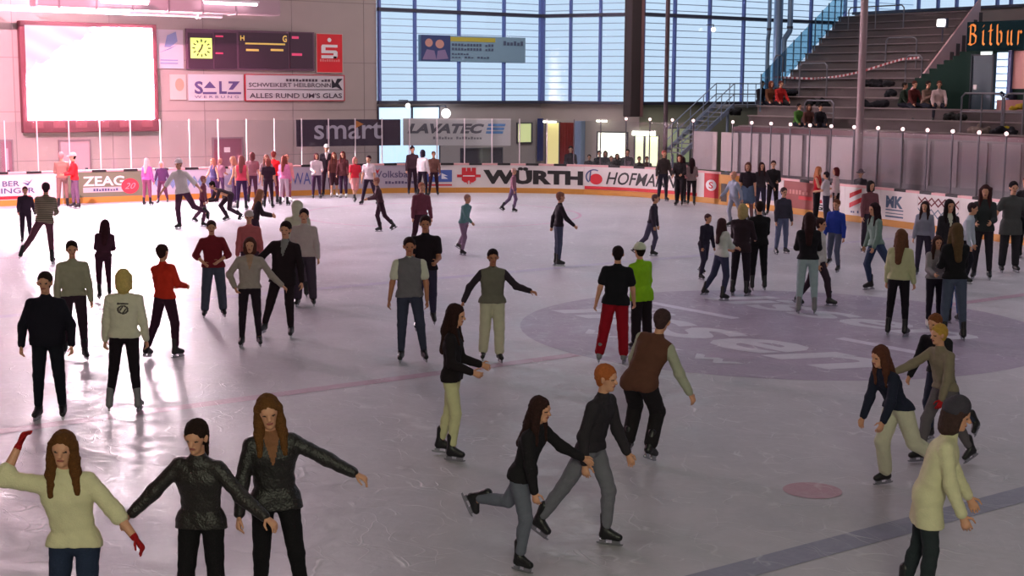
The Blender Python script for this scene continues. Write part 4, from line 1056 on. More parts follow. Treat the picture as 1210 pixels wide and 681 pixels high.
r = board('white board section behind the denim-skirted skater', 882, 926, mat('board_offwhite', (212, 196, 196), .5))
Pq(r, 'blue_band', [[(0, 0), (1, 0), (1, 1), (0, 1)]], 884, 924, .35, .7, mat('faint_blue2', (150, 150, 176)))
r = board('dark red board with faded lettering left of red-topped girl', 926, 962, mat('board_maroon', (150, 66, 62), .5))
Pq(r, 'faded_print', bars(8), 929, 960, .66, .80, mat('maroon_print', (206, 130, 126))); Pq(r, 'red_block', [[(0, 0), (1, 0), (1, 1), (0, 1)]], 944, 960, .5, .62, red)
r = board('white board with red curve and black GA letters', 962, 998, white)
Pq(r, 'red_curve', ring(.5, .5, .3, .3, .5, .5, 16, 40, 300), 962, 976, .45, 1.0, red); T(r, 'GA', 964, 983, .24, .42, blk, bold=.03)
r = board('white board with slanted red stripes left of the MK board', 998, 1040, white)
Pq(r, 'red_stripes', [[(0, .0), (1, .35), (1, .6), (0, .25)], [(0, .5), (1, .85), (1, 1.05), (0, .75)]], 1004, 1018, .42, 1.02, red)
Pq(r, 'small_print', bars(4), 1006, 1016, .28, .36, blu)
r = board('white board with blue grey MK letters', 1040, 1084, white)
mk_ = mat('mk_blue', (72, 92, 118), .5)
T(r, 'MK', 1047, 1067, .56, .92, mk_, bold=.05); Pq(r, 'underlines', [[(0, .0), (1, 0), (1, .2), (0, .2)], [(0, .45), (1, .45), (1, .55), (0, .55)], [(0, .85), (1, .85), (1, 1), (0, 1)]], 1047, 1068, .28, .52, mk_)
r = board('white board with a dark red diamond zigzag pattern', 1084, 1134, white)
dr = mat('zigzag_red', (120, 52, 58)); db = mat('zigzag_grey', (120, 130, 146)); n_ = 3
zz = []; z2 = []
for i in range(n_):
    a = i/n_; w = 1/n_
    for (x0, y0, x1, y1) in ((a, .9, a+w/2, .62), (a+w/2, .62, a+w, .9), (a, .62, a+w/2, .9), (a+w/2, .9, a+w, .62)):
        zz.append([(x0, y0-.035), (x1, y1-.035), (x1, y1+.035), (x0, y0+.035)])
    for (x0, y0, x1, y1) in ((a, .5, a+w/2, .2), (a+w/2, .2, a+w, .5), (a, .2, a+w/2, .5), (a+w/2, .5, a+w, .2)):
        z2.append([(x0, y0-.03), (x1, y1-.03), (x1, y1+.03), (x0, y0+.03)])
Pq(r, 'zigzag', zz, 1085, 1133, .25, 1.05, dr); Pq(r, 'zigzag', z2, 1085, 1133, .25, 1.05, db)
r = board('white board with a pale blue block behind the men at right', 1134, 1240, white)
Pq(r, 'blue_block', [[(0, 0), (1, 0), (1, 1), (0, 1)]], 1150, 1168, .35, .85, mat('block_blue', (96, 122, 140)))
r = board('white board beyond the right edge behind the man in black', 1240, 1300, white)

# ---- protective glass with posts
postl = mat('post_white', (236, 222, 226), .4); postd = mat('post_grey', (92, 84, 92), .5)
s = s_at(-30); SG0 = s; STEP = 1.06; n = int((s_at(1250)-s)/STEP)
GTOP = 2.86
BOARDS = [(-60, 74, 'BER SINGER board'), (74, 177, 'green ZEAG board'), (177, 250, 'blue patterned board'), (250, 340, 'board behind the girls'), (340, 440, 'lilac lettered board'),
          (440, 497, 'Volksbank board'), (497, 538, 'blue square board'), (538, 690, 'long black lettered board'), (690, 832, 'HOFMANN board'), (832, 882, 'orange gate section'),
          (882, 926, 'board at the denim skirt'), (926, 962, 'dark red board'), (962, 998, 'red curve board'), (998, 1040, 'red striped board'), (1040, 1084, 'MK board'),
          (1084, 1134, 'zigzag board'), (1134, 1400, 'rightmost board')]
ORD = ['first', 'second', 'third', 'fourth', 'fifth', 'sixth', 'seventh', 'eighth', 'ninth', 'tenth', 'eleventh', 'twelfth', 'thirteenth']
count_ = {}
for i in range(n+1):
    sp_ = SG0+i*STEP; p = bpos(sp_, .06); px = proj((p.x, p.y, 2))[0]
    if 838 < px < 846: continue
    lamp = px > 726
    nm_ = [b_[2] for b_ in BOARDS if b_[0] <= px < b_[1]] or ['rightmost board']; k = count_.get(nm_[0], 0); count_[nm_[0]] = k+1
    r = empty('glass_screen', (p.x, p.y, TOPZ), 0, ('glass pane on bright-capped dark post, ' if lamp else 'glass pane on pale post, ')+ORD[k]+' from left above the '+nm_[0], 'glass screen', 'glass screens on the rink boards')
    mb = MB(); mb.box((0, 0, (GTOP-TOPZ)/2), (.03, .04, GTOP-TOPZ)); mb.build('post', postd if px > 660 else postl, r)
    if lamp:
        mb = MB(); mb.ball((0, 0, GTOP-TOPZ+.05), (.055, .055, .055), 6, 10); mb.build('cap', emis('cap_glow', (255, 214, 214), 2.6), r, smooth=True)
    if i < n: rel(strip_obj('pane', glassm, None, sp_+.03, sp_+STEP-.03, .055, .067, TOPZ+.008, GTOP-.05, step=.5), r)
# ---- banners fixed to the glass
r = empty('banner', bpos(s_at(413), .12, 1.8), 0, 'dark plum banner with grey smart lettering on the rink glass', 'banner')
rel(strip_obj('cloth', mat('banner_plum', (66, 46, 64), .6), None, s_at(352), s_at(474), .09, .11, 1.82, 2.82), r)
gy = mat('smart_grey', (196, 184, 196), .5)
rel(strip_text('smart', 373, 453, 2.08, 2.72, gy, None, off=.08, bold=.012), r)
rel(strip_poly('orange_mark', [[(0, 0), (1, .5), (0, 1)]], 422, 431, 2.5, 2.78, mat('smart_orange', (214, 130, 60)), None, off=.078), r)
r = empty('banner', bpos(s_at(540), .12, 1.8), 0, 'white banner with grey LAVATEC lettering and blue stripes on glass', 'banner')
rel(strip_obj('cloth', mat('banner_white', (206, 200, 198), .6), None, s_at(477), s_at(603), .09, .11, 1.82, 2.86), r)
rel(strip_text('LAVATEC', 482, 572, 2.28, 2.66, mat('lav_grey', (104, 100, 108)), None, off=.08, bold=.05, shear=.3), r)
rel(strip_poly('blue_stripes', [[(.1, .72), (1, .72), (1.05, .95), (.12, .95)], [(.04, .38), (.95, .38), (.98, .6), (.06, .6)], [(0, .05), (.9, .05), (.93, .27), (.02, .27)]], 574, 596, 2.26, 2.68, mat('lav_blue', (96, 140, 190)), None, off=.078), r)
rel(strip_poly('small_print', bars(17), 512, 570, 2.06, 2.16, mat('lav_grey2', (130, 124, 130)), None, off=.08), r)
# ------------------------------------------------------------------ spectator stand on the right
ST_X0, ST_Z0, ST_K = 20.5, 2.3, .36
def stand_z(X): return ST_Z0 + .36*max(0, math.floor((X-ST_X0)/1.0)+1)
def YLf(X): return 21.4+(X-20.5)*.525
def YRf(X): return 17.0+(X-24.9)*.48
b = MB()
for i in range(14):
    X0 = ST_X0+i; z = ST_Z0+.36*(i+1)
    YL = YLf(X0+.5); YR = -4 if X0 < 23.4 else YRf(X0+.5)
    b.box((X0+.5, (YL+YR)/2, z/2), (1.0, YL-YR, z))
struct(b.build('floor_stand', darkcon))
b = MB(); kY = hit(1200, 100, 0, 24.5).y
for i in range(3, 14):
    X0 = ST_X0+i; z = ST_Z0+.36*(i+1); b.box((X0+.5, (kY-(i-3)*.1-4)/2, z/2), (1.0, kY+4, z))
struct(b.build('floor_stand_right', mat('stand_pink', (168, 116, 112), .9)))
# bench boards: pale front edges of the rows
b = MB()
for i in range(14):
    X0 = ST_X0+i; z = ST_Z0+.36*(i+1); YR = -4 if X0 < 23.4 else YRf(X0+.5)
    b.box((X0+.06, (YLf(X0+.5)+YR)/2, z+.02), (.3, YLf(X0+.5)-YR-.02, .04))
struct(b.build('trim_2', mat('row_edge', (132, 116, 116), .8)))
# pink side wall of the left block
PV = Plane((24.0, YRf(24.0)-.06), (34.5, YRf(34.5)-.06))
b = MB(); pts = []
for X in (23.6, 34.5): pts.append((X, YRf(X)-.04, 2.3))
for X in (34.5, 23.6): pts.append((X, YRf(X)-.04, ST_Z0+.36*(X-20.5)+.62))
b.prism(pts, (0, -.08, 0)); struct(b.build('wall_stair_side', mat('stair_wall_pink', (232, 186, 186), .8, 0, .1, 10, .1, 1)))
# parapet
wallbox('wall_parapet', 19.9, 20.1, -4, YLf(20)+.2, 0, 2.5, mat('parapet_grey', (120, 108, 112), .8))
wallbox('trim_3', 19.84, 20.16, -4, YLf(20)+.2, 2.5, 2.66, mat('parapet_cap', (112, 72, 78), .7))
PP = Plane((19.9, 30), (19.9, -10)); ORD2 = ['leftmost', 'second from left', 'third from left', 'fourth from left', 'fifth from left', 'sixth from left', 'rightmost']
edges = [819, 848, 853, 873, 877, 897, 901, 923, 927, 949, 954, 978, 983, 1009, 1014, 1038, 1043, 1068, 1073, 1100, 1105, 1133, 1138, 1168, 1173, 1208]
for i in range(0, len(edges), 2):
    a0 = PP.uv(edges[i], 170)[0]; a1 = PP.uv(edges[i+1], 170)[0]
    t = i//2; pan = mat('parapet_panel_a', (206, 184, 186), .6) if t < 7 else mat('parapet_panel_b', (138, 122, 126), .7)
    PP.box('panel', pan, bpy.data.objects['wall_parapet'], (a0, a1, 1.0, 2.44), 0, .04, pix=False)
# ---- kiosk with stepped dark green wall, sign, door and window
KX = 24.0; PK = Plane((KX, 40), (KX, -10))
gr = mat('kiosk_green', (38, 56, 50), .85, spec=.05); 
kio = empty('kiosk', PK.P(PK.uv(1140, 130)[0], 3.4), 0, 'dark green kiosk wall with stepped edge cut into the stand', 'kiosk')
prof = [PK.uv(1066, 150)]
xs = [1066, 1073, 1081, 1089, 1098, 1107, 1116, 1126, 1134, 1142]; ys = [104, 98, 92, 87, 81, 76, 71, 66, 61]
pts = [PK.uv(1066, 150)]
for i, y in enumerate(ys): pts += [PK.uv(xs[i], y), PK.uv(xs[i+1], y)]
pts += [PK.uv(1142, 58), PK.uv(1212, 56), PK.uv(1212, 150)]
# front wall with openings: door 1148-1175 and window 1178-1194 are set in front of it
b = MB(); b.prism([PK.P(a, z, 0) for a, z in pts], (.25, 0, 0)); rel(b.build('wall', gr), kio)
d_ = PK.box('door', mat('kiosk_door', (52, 74, 86), .5), None, (1150, 66, 1174, 130), .0, .08); rel(d_, kio)
rel(PK.frame('door_frame', mat('kiosk_frame', (34, 40, 52)), None, (1150, 66, 1174, 130), .06, 0, .12), d_) if False else rel(PK.frame('door_frame', mat('kiosk_frame', (34, 40, 52)), None, (1150, 66, 1174, 130), .06, 0, .12), kio)
rel(PK.box('notice', mat('paper', (235, 225, 225)), None, (1152, 100, 1156, 106), .08, .10), kio)
rel(PK.box('exit_lamp', emis('exit_lamp', (220, 230, 225), 1.0), None, (1163, 61, 1175, 65), .1, .2), kio)
wn = PK.box('window', emis('kiosk_window', (206, 230, 250), 1.05), None, (1178, 62, 1192, 129), .0, .06); rel(wn, kio)
b = MB(); a0, a1, z0, z1 = PK.rect(1178, 62, 1192, 129)
for i in range(1, 8): PK.boxr(b, a0, a1, z0+(z1-z0)*i/8-.02, z0+(z1-z0)*i/8+.02, .06, .08)
rel(b.build('window_slats', slatm), kio)
rel(PK.box('post', mat('kiosk_post', (84, 96, 150), .5), None, (1193, 58, 1197, 130), .0, .15), kio)
rel(PK.box('pink_wall', mat('kiosk_pink', (236, 170, 160), .6), None, (1198, 60, 1216, 105), .0, .05), kio)  # pinkish wall right of the kiosk post
sg = empty('kiosk_sign', PK.P(PK.uv(1176, 60)[0], 5.6, .4), 0, 'dark teal sign with orange blackletter Bitburger lettering above kiosk door', 'sign')
PKf = Plane((KX-.5, 40), (KX-.5, -10))
rel(PKf.box('panel', mat('sign_teal', (22, 44, 48), .8, spec=.05), None, (1142, 24, 1250, 59), -.4, .0, bevel=.02), sg)
om = emis('bit_orange', (206, 118, 32), .75)
# blackletter word drawn as broken strokes
def stroke(pts_, w, out):
    for (x0, y0), (x1, y1) in zip(pts_[:-1], pts_[1:]):
        dx, dy = x1-x0, y1-y0; l = math.hypot(dx, dy) or 1; ox, oy = .72*w, .45*w     # broad nib held at an angle
        out.append([(x0-ox, y0-oy), (x1-ox, y1-oy), (x1+ox, y1+oy), (x0+ox, y0+oy)] if abs(dx*oy-dy*ox) > 1e-4 else [(x0-ox, y0-oy), (x1+ox, y1+oy), (x1, y1+oy*.3), (x0, y0-oy*.3)])
G_ = {'B': ([[(.16, 1.0), (.16, .05)], [(.0, .06), (.3, .0), (.66, .1), (.70, .40), (.42, .54)], [(.16, .54), (.44, .54), (.60, .68), (.58, .92), (.3, 1.0), (.0, .9)]], .82),
      'i': ([[(.05, .62), (.2, .7), (.2, .08), (.35, .0)], [(.16, .88), (.26, .98)]], .42),
      't': ([[(.2, 1.0), (.2, .08), (.36, .0)], [(.0, .68), (.4, .72)]], .45),
      'b': ([[(.08, 1.0), (.14, .1), (.32, .0), (.52, .12), (.52, .55), (.36, .68), (.16, .58)]], .65),
      'u': ([[(.02, .62), (.14, .7), (.14, .12), (.28, .0), (.48, .12)], [(.36, .62), (.48, .7), (.48, .08), (.62, .0)]], .68),
      'r': ([[(.02, .62), (.14, .7), (.14, .02)], [(.14, .55), (.32, .7), (.44, .58)]], .48),
      'g': ([[(.48, .68), (.48, .0), (.3, -.18), (.08, -.1)], [(.48, .6), (.26, .7), (.1, .56), (.1, .18), (.28, .02), (.46, .14)]], .62),
      'e': ([[(.1, .3), (.46, .5), (.3, .7), (.1, .54), (.1, .16), (.28, .0), (.46, .12)]], .56)}
px_ = 1145.5; out = []
for ch in 'Bitburger':
    st_, adv = G_[ch]; pp = []
    for s_ in st_: stroke(s_, .095, pp)
    for Q in pp: out.append([(px_+x*14.5*.85, y) for x, y in Q])
    px_ += adv*14.5*1.0+2.6
b = MB()
for Q in out:
    q = []
    for x, y in Q:
        a, _z = PKf.uv(x, 40); z0 = PKf.uv(x, 53)[1]; z1 = PKf.uv(x, 29)[1]; q.append(PKf.P(a, z0+(z1-z0)*y, .03))
    b.add(q, [tuple(range(len(q)))])
rel(b.build('lettering', om), sg)
# flood lamp above the stand
p = hit(1112, 27, 0, 29.6); r = empty('flood_lamp', p, 0, 'square bright flood lamp hanging over the upper stand rows', 'lamp')
b = MB(); b.box((0, 0, 0), (.08, .36, .28)); b.build('lamp_glass', emis('flood', (255, 255, 250), 8), r, bevel=.03); b = MB(); b.box((.1, 0, 0), (.14, .44, .36)); b.build('housing', steel, r); b = MB(); b.tube((.12, 0, -.15), (.12, 0, stand_z(29.72)-p.z), .03, 8); b.build('pole', steel, r)
# columns
def column(label, px, py0, X, rad, m, top=14, box=None):
    p = hit(px, py0, 0, X); r = empty('column', (p.x, p.y, 0), 0, label, 'column'); b = MB(); b.tube((0, 0, 0), (0, 0, top), rad, 20); b.build('shaft', m, r, smooth=False)
    b = MB(); b.box((0, 0, .03), (rad*3.4, rad*3.4, .06)); b.build('base_plate', steel, r); return r
column('slim dark brown steel column in front of the tall glazing', 787, 120, 19.2, .085, mat('column_dark', (74, 56, 62), .6))
column('tall light pinkish grey column standing before the stand', 1017, 120, 18.6, .12, mat('column_light', (168, 142, 146), .55))
p0 = hit(741, 100, 1, 29.4); p1 = hit(756, 100, 1, 29.4); zb = hit(748, 138, 1, 29.4).z
r = empty('rolled_curtain', (p0.x, 29.4, zb), 0, 'wide dark brown hanging duct ending above the far boards', 'duct')
b = MB(); w = p1.x-p0.x; b.box((w*.38, 0, (14-zb)/2), (w*.76, .5, 14-zb)); b.build('casing', mat('duct_brown', (58, 44, 44), .7), r, bevel=.04)
b = MB(); b.box((w*.88, -.02, (14-zb)/2), (w*.2, .46, 14-zb)); b.build('edge_strip', mat('duct_edge', (126, 88, 88), .6), r)
# silver pipes at the left end of the stand
def pipe(label, pts, rad):
    r = empty('vent_pipe', pts[0], 0, label, 'pipe'); b = MB(); b.path([Vector(p)-Vector(pts[0]) for p in pts], rad, 14); b.build('pipe', mat('silver_pipe', (136, 160, 188), .3, .5), r, smooth=False)
    b = MB()
    for k in (.3, .6, .85): q = Vector(pts[0]).lerp(Vector(pts[-1]), k)-Vector(pts[0])
    q = Vector(pts[-2])-Vector(pts[0]); b.tube(q+Vector((0, 0, .1)), q+Vector((0, 0, .2)), rad*1.15, 14); b.build('collar', steel, r)
a = hit(917, 110, 1, 28.2); pipe('thick silver blue pipe at the left end of stand', [(a.x, 28.2, 2.0), (a.x, 28.2, 8.6), (a.x, 28.2, 13.8)], .20)
a = hit(907, 60, 1, 28.0); pipe('slim silver pipe left of the thick one', [(a.x, 28.0, 2.0), (a.x, 28.0, 6.2), (a.x-.05, 27.9, 6.5), (a.x-.05, 27.9, 13.8)], .09)
a = hit(926, 60, 1, 27.7); pipe('kinked silver pipe right of the thick one', [(a.x, 27.7, 4.8), (a.x, 27.7, 6.2), (a.x+.35, 27.7, 6.6), (a.x+.35, 27.7, 13.8)], .12)
# blue glass guard stepping up the left edge of the stand
r = empty('glass_guard', (20.6, YLf(20.6), 2.6), 0, 'light blue glass guard climbing the left edge of stand', 'railing')
for i in range(2, 14):
    X0 = ST_X0+i; z = ST_Z0+.36*(i+1); y0 = YLf(X0)+.12; y1 = YLf(X0+1)+.12
    b = MB(); b.prism([(X0, y0, z), (X0+1, y1, z+.36), (X0+1, y1, z+1.55), (X0, y0, z+1.2)], (0, .02, 0)); rel(b.build('glass_pane', blueglass), r)
    b = MB(); b.tube((X0, y0, z-.2), (X0, y0, z+1.25), .03, 6); rel(b.build('post', mat('guard_post', (96, 120, 140), .5)), r)
# tubular hoop rails among the rows
def hoop(label, px0, px1, py, h=1.0, rails=1, dep=None):
    def sl(px, py):
        d = ray(px, py); t = (ST_Z0+.18+.36*(CAM.x-20.5)-CAM.z)/(d.z-.36*d.x); P = CAM+d*t; return P
    P0 = sl(px0, py); P1 = sl(px1, py); X = (P0.x+P1.x)/2 if dep is None else dep
    y0 = hit(px0, py, 0, X).y; y1 = hit(px1, py, 0, X).y; z = stand_z(X)
    r = empty('hoop_rail', (X, (y0+y1)/2, z), 0, label, 'railing'); b = MB(); d = (y0-y1)/2
    b.path([(0, d, 0), (0, d, h-.12), (0, d-.12, h), (0, -d+.12, h), (0, -d, h-.12), (0, -d, 0)], .028, 8)
    if rails > 1: b.tube((0, d, h*.55), (0, -d, h*.55), .022, 8)
    b.build('tube', rail_m, r)
    if px1-px0 > 40: b = MB(); b.tube((0, 0, 0), (0, 0, h), .025, 8); b.build('post', rail_m, r)
    b = MB(); b.box((0, d, .02), (.12, .12, .04)); b.box((0, -d, .02), (.12, .12, .04)); b.build('foot_plate', mat('plate_light', (190, 170, 172)), r)
hoop('wide hoop rail on the top rows of stand', 1002, 1067, 40)
hoop('hoop rail in the middle rows under the flood lamp', 1046, 1082, 79, 1.25)
hoop('hoop rail in the middle rows right of the light column', 1069, 1088, 107, 1.2)
hoop('hoop rail below the striped tape at left of the rows', 944, 976, 119, 1.3)
hoop('tall hoop rail beside the silver pipes at the left edge', 914, 924, 104, 1.3)
hoop('low hoop rail on the front rows left of the light column', 950, 984, 152, 1.0, 2)
hoop('long two-bar rail before the bags at right end of the front row', 1134, 1182, 170, 1.3, 2, dep=20.9)
hoop('rail section at the far right of the front row', 1184, 1230, 174, 1.3, 2, dep=20.9)
# striped barrier tape
tp = [(916, 91), (935, 92), (960, 93), (978, 92), (998, 89), (1020, 84), (1045, 76), (1066, 70), (1086, 68)]
b = MB(); m1 = mat('tape_red', (170, 60, 66)); tw = mat('tape_white', (214, 196, 196)); V_ = []; F_ = []
P3 = [hit(x, y, 0, 25.2+.8*i/8) for i, (x, y) in enumerate(tp)]; pts = []
for i in range(len(P3)-1):
    for j in range(9): pts.append(P3[i].lerp(P3[i+1], j/9))
pts.append(P3[-1]); me = bpy.data.meshes.new('barrier_tape'); 
for p in pts: V_ += [p-Vector((0, 0, .04)), p+Vector((0, 0, .04)), p+Vector((.012, 0, .04)), p+Vector((.012, 0, -.04))]
for i in range(len(pts)-1):
    k = i*4
    for j in range(4): F_.append((k+j, k+(j+1) % 4, k+4+(j+1) % 4, k+4+j))
me.from_pydata(V_, [], F_); me.materials.append(m1); me.materials.append(tw)
me.polygons.foreach_set('material_index', [(i//4) % 2 for i in range(len(F_))]); me.update()
tag(mobj('barrier_tape', me), 'red and white striped barrier tape sagging across the stand rows', 'tape')
# steel stairs climbing in front of the glazing
YS = 27.0
sa = hit(806, 158, 1, YS); sb = hit(868, 100, 1, YS)
r = empty('steel_stairs', (sa.x, YS, 0), 0, 'light steel stairs with railings climbing before the tall glazing', 'stairs')
lf = mat('stair_steel', (140, 152, 176), .5, .2)
sl_ = Vector((sb.x-sa.x, 0, sb.z-sa.z)); bz = sa.z-1.0
for dy in (0, 1.1):
    b = MB(); a_ = Vector((sa.x, YS+dy, bz)); c_ = a_+sl_; b.prism([a_, c_, c_+Vector((0, 0, .22)), a_+Vector((0, 0, .22))], (0, .05, 0)); rel(b.build('stringer', lf), r)
    b = MB()
    for hgt in (.6, 1.05): b.tube(a_+Vector((0, 0, hgt)), c_+Vector((0, 0, hgt)), .022, 8)
    for k in range(5): q = a_+sl_*k/4; b.tube(q, q+Vector((0, 0, 1.05)), .02, 6)
    e_ = c_+Vector((2.4, 0, 0))
    for hgt in (.6, 1.05): b.tube(c_+Vector((0, 0, hgt)), e_+Vector((0, 0, hgt)), .022, 8)
    for k in range(4): q = c_+Vector((2.4*k/3, 0, 0)); b.tube(q, q+Vector((0, 0, 1.05)), .02, 6)
    rel(b.build('railing', lf), r)
b = MB()
for k in range(11): q = Vector((sa.x, YS+.57, bz+.1))+sl_*(k+.5)/11; b.box(q, (.26, 1.1, .04))
rel(b.build('treads', mat('tread_grey', (120, 122, 128))), r)
b = MB(); b.box((sb.x+1.2, YS+.57, bz+sl_.z+.1), (2.4, 1.15, .1))
for x_, z_ in ((sb.x+.2, bz+sl_.z+.1), (sb.x+2.2, bz+sl_.z+.1), (sa.x, bz+.12)):
    b2 = MB(); b2.tube((x_, YS+.57, 0), (x_, YS+.57, z_), .06, 8); rel(b2.build('support_post', lf), r)
rel(b.build('landing', mat('tread_grey', (120, 122, 128))), r)
# pale lit wall right of the stair window, seen over the side boards
# ---- coats and bags left on the rows
def pile(label, px, py, w, n, c, seed, cat='clothes', X=None, dep=None):
    d = ray(px, py); t = (ST_Z0+.18+.36*(CAM.x-20.5)-CAM.z)/(d.z-.36*d.x); P = CAM+d*t; X = P.x if dep is None else dep
    i = max(0, math.floor(X-ST_X0)); X = ST_X0+i+.55; z = ST_Z0+.36*(i+1)+.0; y = hit(px, py, 0, X).y
    rs = random.Random(seed); s = SDF(.05); s.fold = .012
    for k in range(n):
        a = Vector((rs.uniform(-.22, .22), rs.uniform(-w/2, w/2), rs.uniform(.06, .20))); e = a+Vector((rs.uniform(-.12, .12), rs.uniform(-.3, .3), rs.uniform(-.03, .1)))
        e.y = max(-w/2, min(w/2, e.y)); s.rc(a, e, rs.uniform(.07, .13), rs.uniform(.05, .10))
    s.clip = [((0, 0, 0.0), (0, 0, -1))]
    o = mobj('coat_pile' if cat == 'clothes' else 'bag', s.mesh(.022, 'coat_pile', [cloth(c)])); o.location = (X, y, z); return tag(o, label, cat)
dk_ = (30, 28, 32)
pile('long heap of dark coats on a row right of light column', 1040, 108, 1.5, 14, dk_, 1)
pile('dark coats spilling beside the green-topped spectator', 1036, 130, 1.0, 10, (26, 24, 30), 2)
pile('small black bag left of the seated trio', 1052, 118, .5, 5, (22, 22, 28), 3, 'bag')
pile('dark coat heap to the right of the white-shirted spectator', 1126, 146, .8, 8, (34, 32, 32), 4)
pile('black coats under the low hoop rail', 966, 128, .8, 8, (20, 20, 24), 5)
pile('dark rucksack on the row behind red-jacketed spectator', 934, 110, .5, 6, (28, 26, 34), 6, 'bag')
pile('black rucksack left of the three spectators at the left end', 868, 132, .5, 6, (22, 22, 26), 7, 'bag')
pile('grey coat heap lying at front row right end', 1160, 156, .7, 7, (120, 104, 98), 8, dep=21.0)
pile('dark coats with more bags at the front row right end', 1186, 156, .9, 9, (32, 30, 36), 9, dep=21.0)
pile('yellow jacket on the dark coats at the front row', 1192, 160, .3, 3, (170, 150, 40), 10, dep=20.7)
pile('dark blue coat heap on the row below kiosk window', 1194, 124, .6, 7, (34, 36, 52), 11)
pile('yellow jacket on the row right below kiosk window', 1204, 126, .3, 3, (170, 140, 40), 12)
# ------------------------------------------------------------------ people on the ice (foot pixel, head-top pixel)
navy = (24, 24, 38); black = (22, 20, 24); char = (44, 42, 50); denim = (58, 70, 98); ldenim = (128, 150, 178); cream = (212, 206, 168)
blonde = (186, 150, 84); brown = (74, 46, 32); dbrown = (42, 28, 24); ginger = (130, 74, 40); pwhite = (222, 214, 212)
# -- foreground
person('woman in cream blouse and red mittens raising one arm at lower left', head=(74, 511), S=1.66, face=4, lean=(4, -5), tilt=(0, 4),
       legs=((6, 4, -4, 3), (16, 2, -10, 1)), arms=((10, 100, 20, -158), (14, 42, 22, 38)), top_c=cream, sleeve='elbow', low='tights', low_c=(40, 50, 74), hair='long', hair_c=(98, 62, 32), gloves=(160, 24, 30), hem=.06, skates='white')
person('woman in black jacket holding hands at both sides, lower left', head=(230, 499), S=1.64, face=-10, lean=(10, 3), tilt=(8, 0),
       legs=((10, 2, 0, 2), (4, 4, -6, 2)), arms=((12, 42, 20, 42), (10, 44, 24, 56)), top_c=(34, 30, 28), top_k='leather', low='tights', low_c=black, hair='pony', hair_c=dbrown, hem=.12)
person('woman in glossy black jacket stretching one arm out to the right', head=(315, 469), S=1.72, face=12, lean=(6, -3), tilt=(6, -4),
       legs=((0, 3, -6, 2), (8, 8, -4, 8)), arms=((6, 14, 12, 6), (10, 60, 20, 60)), top_c=(28, 25, 24), top_k='leather', low='tights', low_c=black, hair='long', hair_c=(104, 68, 36), hem=.16, collar=(136, 92, 66))
person('heavy man in navy sweater and dark trousers facing camera at left', foot=(46, 496), top=322, S=None, face=6, lean=(1, 0), legs='st', arms=((-2, 22, 14, 2), (-2, 22, 14, 2)),
       top_c=(24, 22, 34), low='jeans', low_c=(22, 24, 34), hair='short', hair_c=(48, 34, 28), fat=1.3, hem=.10, support=-1)
person('blonde woman in white hoodie with back print seen from behind', foot=(130, 487), top=318, face=188, lean=(2, -1), legs=((0, 3, -2, 5), (3, 7, -2, 9)), arms='dn', top_c=(214, 210, 188), low='tights', low_c=(30, 22, 30), hair='bob', hair_c=(206, 180, 110), hem=.04, skates='grey', support=1, backprint=(84, 78, 76))
person('man in pale grey shirt standing behind the heavy navy man', foot=(78, 419), top=285, face=20, legs='wkL', arms='dn', top_c=(160, 158, 136), sleeve='long', low_c=(56, 40, 52), hair='short', hair_c=dbrown)
person('man in bright red shirt leaning forward right of the white hoodie', foot=(174, 424), top=289, face=150, lean=(6, 8), legs=((14, 2, -2, 2), (-8, 10, -22, 6)), arms='fr', top_c=(206, 52, 34), sleeve='long', low='jeans', low_c=(58, 30, 48), hair='short', hair_c=(60, 36, 34))
person('slim woman in dark clothes gliding away above the white hoodie', foot=(118, 356), top=259, face=200, lean=(4, -6), legs='wkR', arms='fr', top_c=(74, 40, 56), low='tights', low_c=(70, 36, 54), hair='long', hair_c=(64, 32, 40))
person('man in striped grey shirt pushing off with one leg to the right', foot=(62, 312), top=216, face=190, lean=(10, -4), legs=((0, 4, -8, 3), (-8, 28, -14, 32)), arms='fr', top_c=(150, 140, 122), top_k='stripe', low_c=(110, 70, 84), hair='short', hair_c=(70, 46, 56), hem=.12, fat=1.08, support=-1)
person('boy in dark jacket left of the striped shirt man', foot=(36, 285), top=221, face=20, lean=(6, 2), legs='wkR', arms='sw', top_c=(58, 44, 60), low_c=(58, 44, 60), hair='short', hair_c=(76, 44, 52))
person('man in red jacket and pale cap standing at far left boards', foot=(93, 246.5), top=181, face=-60, legs='st2', arms='fr', top_c=(226, 44, 52), low_c=(116, 90, 116), hat='cap', hat_c=(220, 180, 180), hair='short', hem=.1, fat=1.1)
person('person in brown jacket leaning on the boards behind red jacket', foot=(80, 245), top=180, face=200, legs='st', arms='fr', top_c=(160, 120, 108), low_c=(140, 110, 104), hair='short', hair_c=(200, 150, 150))
# -- left middle
person('man in dark red T-shirt and grey jeans with folded arms', foot=(264, 374), top=261, face=14, lean=(3, -2), legs='st2', arms=((14, 26, 50, -36), (14, 22, 56, -44)), top_c=(120, 34, 44), sleeve='elbow', low='baggy', low_c=(72, 76, 92), hair='short', hair_c=(64, 40, 42), hem=.08)
person('woman in pale grey sweater holding hand of man in dark jacket', foot=(286, 410), top=281, face=8, lean=(2, 2), legs='st', arms=((-10, 34, 30, -22), (8, 34, 14, 46)), top_c=(162, 152, 146), low='tights', low_c=(38, 28, 38), hair='bob', hair_c=(84, 50, 44), collar=(170, 140, 120))
person('man in long dark jacket reaching one hand to the grey sweater woman', foot=(344, 399), top=262, face=-6, lean=(5, 6), legs=((-2, 16, -10, 18), (4, 1, -6, 1)), arms=((6, 44, 12, 40), (2, 12, 10, 6)), top_c=(36, 26, 32), low_c=(36, 26, 32), hair='short', hair_c=(40, 26, 26), hem=.30, collar=(130, 130, 132), fat=1.1, support=1)
